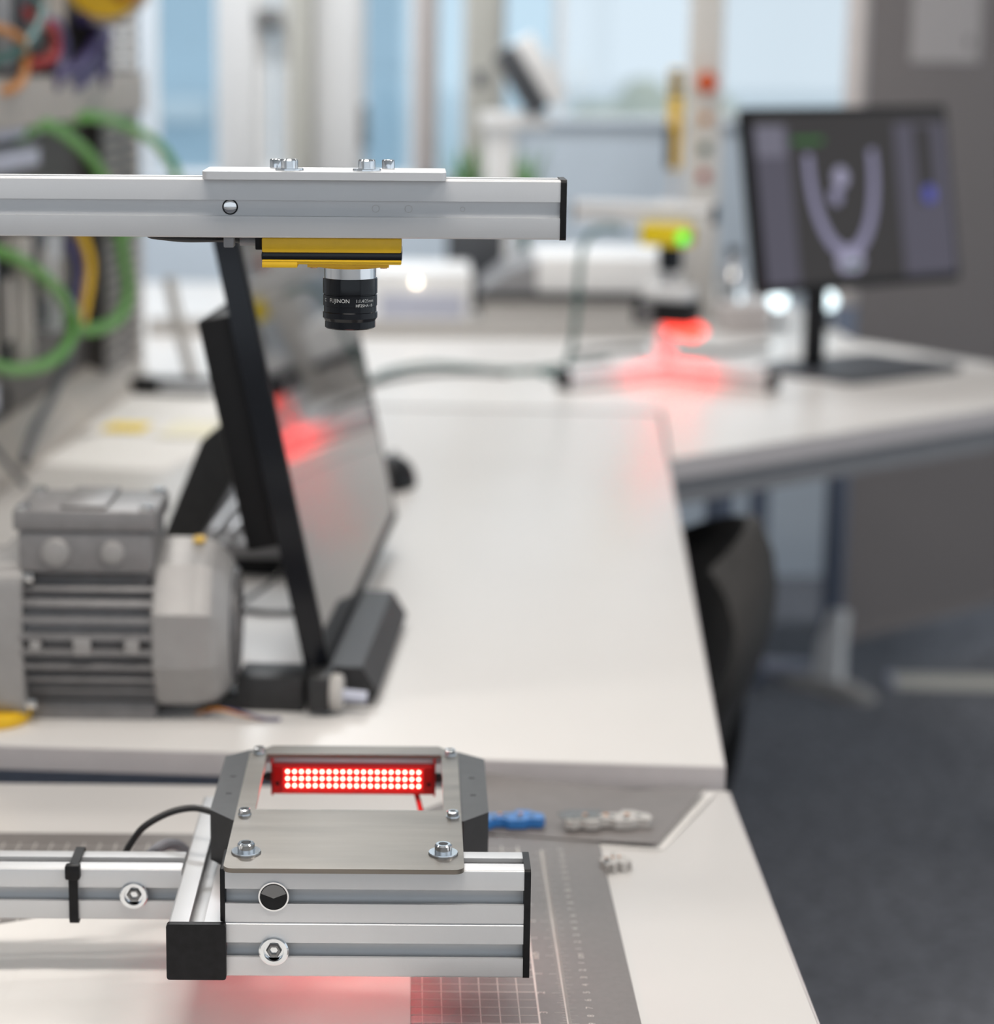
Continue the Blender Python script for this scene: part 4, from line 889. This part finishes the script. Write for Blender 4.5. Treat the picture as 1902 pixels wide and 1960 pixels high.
lc = thing('light_curtain', 'slim yellow and black bar left of the beige column', 'light curtain', (0.458, 4.10, 0.0148))
obj('post', B().box(-0.007, 0.007, 0.004, 0.018, 0, 0.30, 0.002), 'greysteel', lc)
obj('profile', B().box(-0.012, 0.010, 0, 0.022, 0.270, 0.445, 0.002), 'yellow', lc)
for z0, z1 in ((0.272, 0.345), ):
    obj('black_panel', B().box(-0.016, -0.004, -0.002, 0.010, z0, z1, 0.001), 'blackpl', lc)
for z0 in (0.398, 0.414, 0.430):
    obj('black_mark', B().box(-0.0125, 0.0105, -0.0008, 0.004, z0, z0 + 0.010), 'soil', lc, None)
# small round globes with emissive surfaces, and box behind the monitor foot
for i, (x, lab) in enumerate(((0.636, 'round white globe glowing left of the monitor neck'), (0.724, 'round white globe glowing right of the monitor neck'))):
    jl = thing('white_globe', lab, 'lamp', (x, 4.02, 0.0148), 0, 'small white globes behind the monitor')
    obj('foot', B().lathe([(0.020, 0), (0.020, 0.004), (0.004, 0.008), (0.004, 0.036)], n=20), 'darkgrey', jl)
    obj('globe', B().sph((0, 0, 0.048), 0.0165, 18), 'coldwhite', jl)
bx = thing('cardboard_box', 'small pinkish box on the corner table left of the monitor neck', 'box', (0.565, 3.95, 0.0148), R(10))
obj('tray', B().box(-0.04, 0.04, -0.03, 0.03, 0, 0.040, 0.002), 'poster', bx)
obj('lid', B().box(-0.042, 0.042, -0.032, 0.032, 0.036, 0.050, 0.002), 'poster', bx)
gb = thing('clear_bottle', 'pale shiny bottle left of the dark monitor edge', 'bottle', (0.565, 4.08, 0.0148))
obj('glass', B().lathe([(0.022, 0), (0.024, 0.01), (0.024, 0.085), (0.012, 0.105), (0.010, 0.12)], n=24), 'chrome', gb)
obj('cap', B().cyl((0, 0, 0.12), (0, 0, 0.135), 0.012, n=20), 'blackpl', gb)

# ------------------------------------------------------------------ office chair
ch = thing('office_chair', 'black office chair pushed up to the right edge of the long desk', 'chair', (0.20, 2.36, FZ), R(8))
b = B(); rows = []
nu, nv = 14, 12
for side in (0, 1):
    g_ = []
    for i in range(nu + 1):
        row = []
        for j in range(nv + 1):
            u = -1 + 2 * i / nu; v_ = j / nv
            hw = 0.20 * (1 - 0.55 * max(0, v_ - 0.72) ** 2 / 0.0784) * (0.50 + 0.50 * min(1, v_ * 1.7))
            yy = u * hw; zz = 0.40 + 0.332 * v_ - 0.035 * u * u * v_ ** 2.5
            xx = 0.073 + 0.128 * v_ - 0.050 * v_ ** 6 - 0.060 * u * u - 0.02 * math.sin(v_ * 3.14) + side * (0.035 - 0.018 * abs(u) ** 3 - 0.018 * v_ ** 4)
            row.append(b.bm.verts.new((xx, yy, zz)))
        g_.append(row)
    rows.append(g_)
for s_ in (0, 1):
    for i in range(nu):
        for j in range(nv): b.bm.faces.new((rows[s_][i][j], rows[s_][i + 1][j], rows[s_][i + 1][j + 1], rows[s_][i][j + 1]))
for i in range(nu):
    for j in (0, nv): b.bm.faces.new((rows[0][i][j], rows[0][i + 1][j], rows[1][i + 1][j], rows[1][i][j]))
for j in range(nv):
    for i in (0, nu): b.bm.faces.new((rows[0][i][j], rows[0][i][j + 1], rows[1][i][j + 1], rows[1][i][j]))
obj('backrest', b, 'chairfab', ch, 50)
obj('seat', B().box(-0.36, 0.06, -0.22, 0.22, 0.40, 0.47, 0.025, 4), 'chairfab', ch)
obj('back_bracket', B().tube([(-0.05, 0, 0.39), (0.09, 0, 0.385), (0.135, 0, 0.45), (0.145, 0, 0.55)], 0.016), 'blackpl', ch)
obj('gas_column', B().cyl((-0.14, 0, 0.09), (-0.14, 0, 0.40), 0.026), 'blackpl', ch)
for k in range(5):
    a = R(72 * k + 20)
    lg = obj('base_leg', B().tube([(-0.14, 0, 0.10), (-0.14 + 0.14 * math.cos(a), 0.14 * math.sin(a), 0.09), (-0.14 + 0.27 * math.cos(a), 0.27 * math.sin(a), 0.065)], 0.016), 'blackpl', ch)
    obj('castor', B().cyl((-0.14 + 0.27 * math.cos(a) - 0.02 * math.sin(a), 0.27 * math.sin(a) + 0.02 * math.cos(a), 0.028), (-0.14 + 0.27 * math.cos(a) + 0.02 * math.sin(a), 0.27 * math.sin(a) - 0.02 * math.cos(a), 0.028), 0.028, n=20), 'blackpl', lg)

# ------------------------------------------------------------------ partition screen on the right
pt = thing('partition_screen', 'grey brown fabric partition screen behind the dark monitor', 'partition', (0.815, 4.30, FZ), R(42))
obj('fabric_panel', B().box(0.0, 1.6, -0.018, 0.018, 0.115, 2.2, 0.004), 'partition', pt)
obj('side_post', B().box(-0.022, 0.0, -0.020, 0.020, 0.105, 0.75, 0.004), 'bluepost', pt, label='blue grey lower post')
obj('side_post', B().box(-0.022, 0.0, -0.020, 0.020, 0.75, 2.2, 0.004), 'poster', pt, label='pinkish grey upper post')
obj('bottom_rail', B().box(0.0, 1.6, -0.020, 0.020, 0.100, 0.116, 0.003), 'partition', pt)
for fx in (-0.012, 1.2):
    lg = obj('foot', B().prism([(-0.10, 0.0), (0.10, 0.0), (0.10, 0.014), (0.04, 0.030), (-0.04, 0.030), (-0.10, 0.014)], 'x', fx - 0.018, fx + 0.018), 'greypl', pt, None)
    obj('foot_stem', B().prism([(-0.030, 0.030), (0.025, 0.030), (0.020, 0.10), (-0.010, 0.17), (-0.035, 0.165), (-0.030, 0.10)], 'x', fx - 0.016, fx + 0.010), 'white', lg, None)
pp = thing('wall_paper', 'pale paper pinned on the grey brown partition screen', 'paper', (0.815, 4.30, FZ), R(42))
obj('sheet', B().box(0.125, 0.345, -0.0200, -0.0192, 1.198, 1.55), 'poster', pp, None)
obj('printed_mark', B().box(0.30, 0.318, -0.0204, -0.0201, 1.225, 1.245), 'partition', pp, None)
cc = thing('floor_duct', 'beige cable duct lying on the carpet in front of the partition', 'duct', (0.945, 4.33, FZ), R(-3))
obj('base', B().prism([(0, 0), (0.05, 0), (0.042, 0.018), (0.008, 0.018)], 'x', 0.0, 1.2), 'beigecol', cc, None)
obj('end_piece', B().box(-0.012, 0.0, -0.002, 0.052, 0, 0.019, 0.003), 'lavender', cc)
fb = thing('foot_bar', 'short blue grey metal bar on the carpet behind the chair', 'bar', (0.70, 4.43, FZ), R(-12))
obj('tube', B().cyl((-0.06, 0, 0.016), (0.09, 0, 0.016), 0.015, n=20), 'lavender', fb)
obj('end_plug', B().cyl((0.09, 0, 0.016), (0.097, 0, 0.016), 0.0155, n=20), 'greysteel', fb)
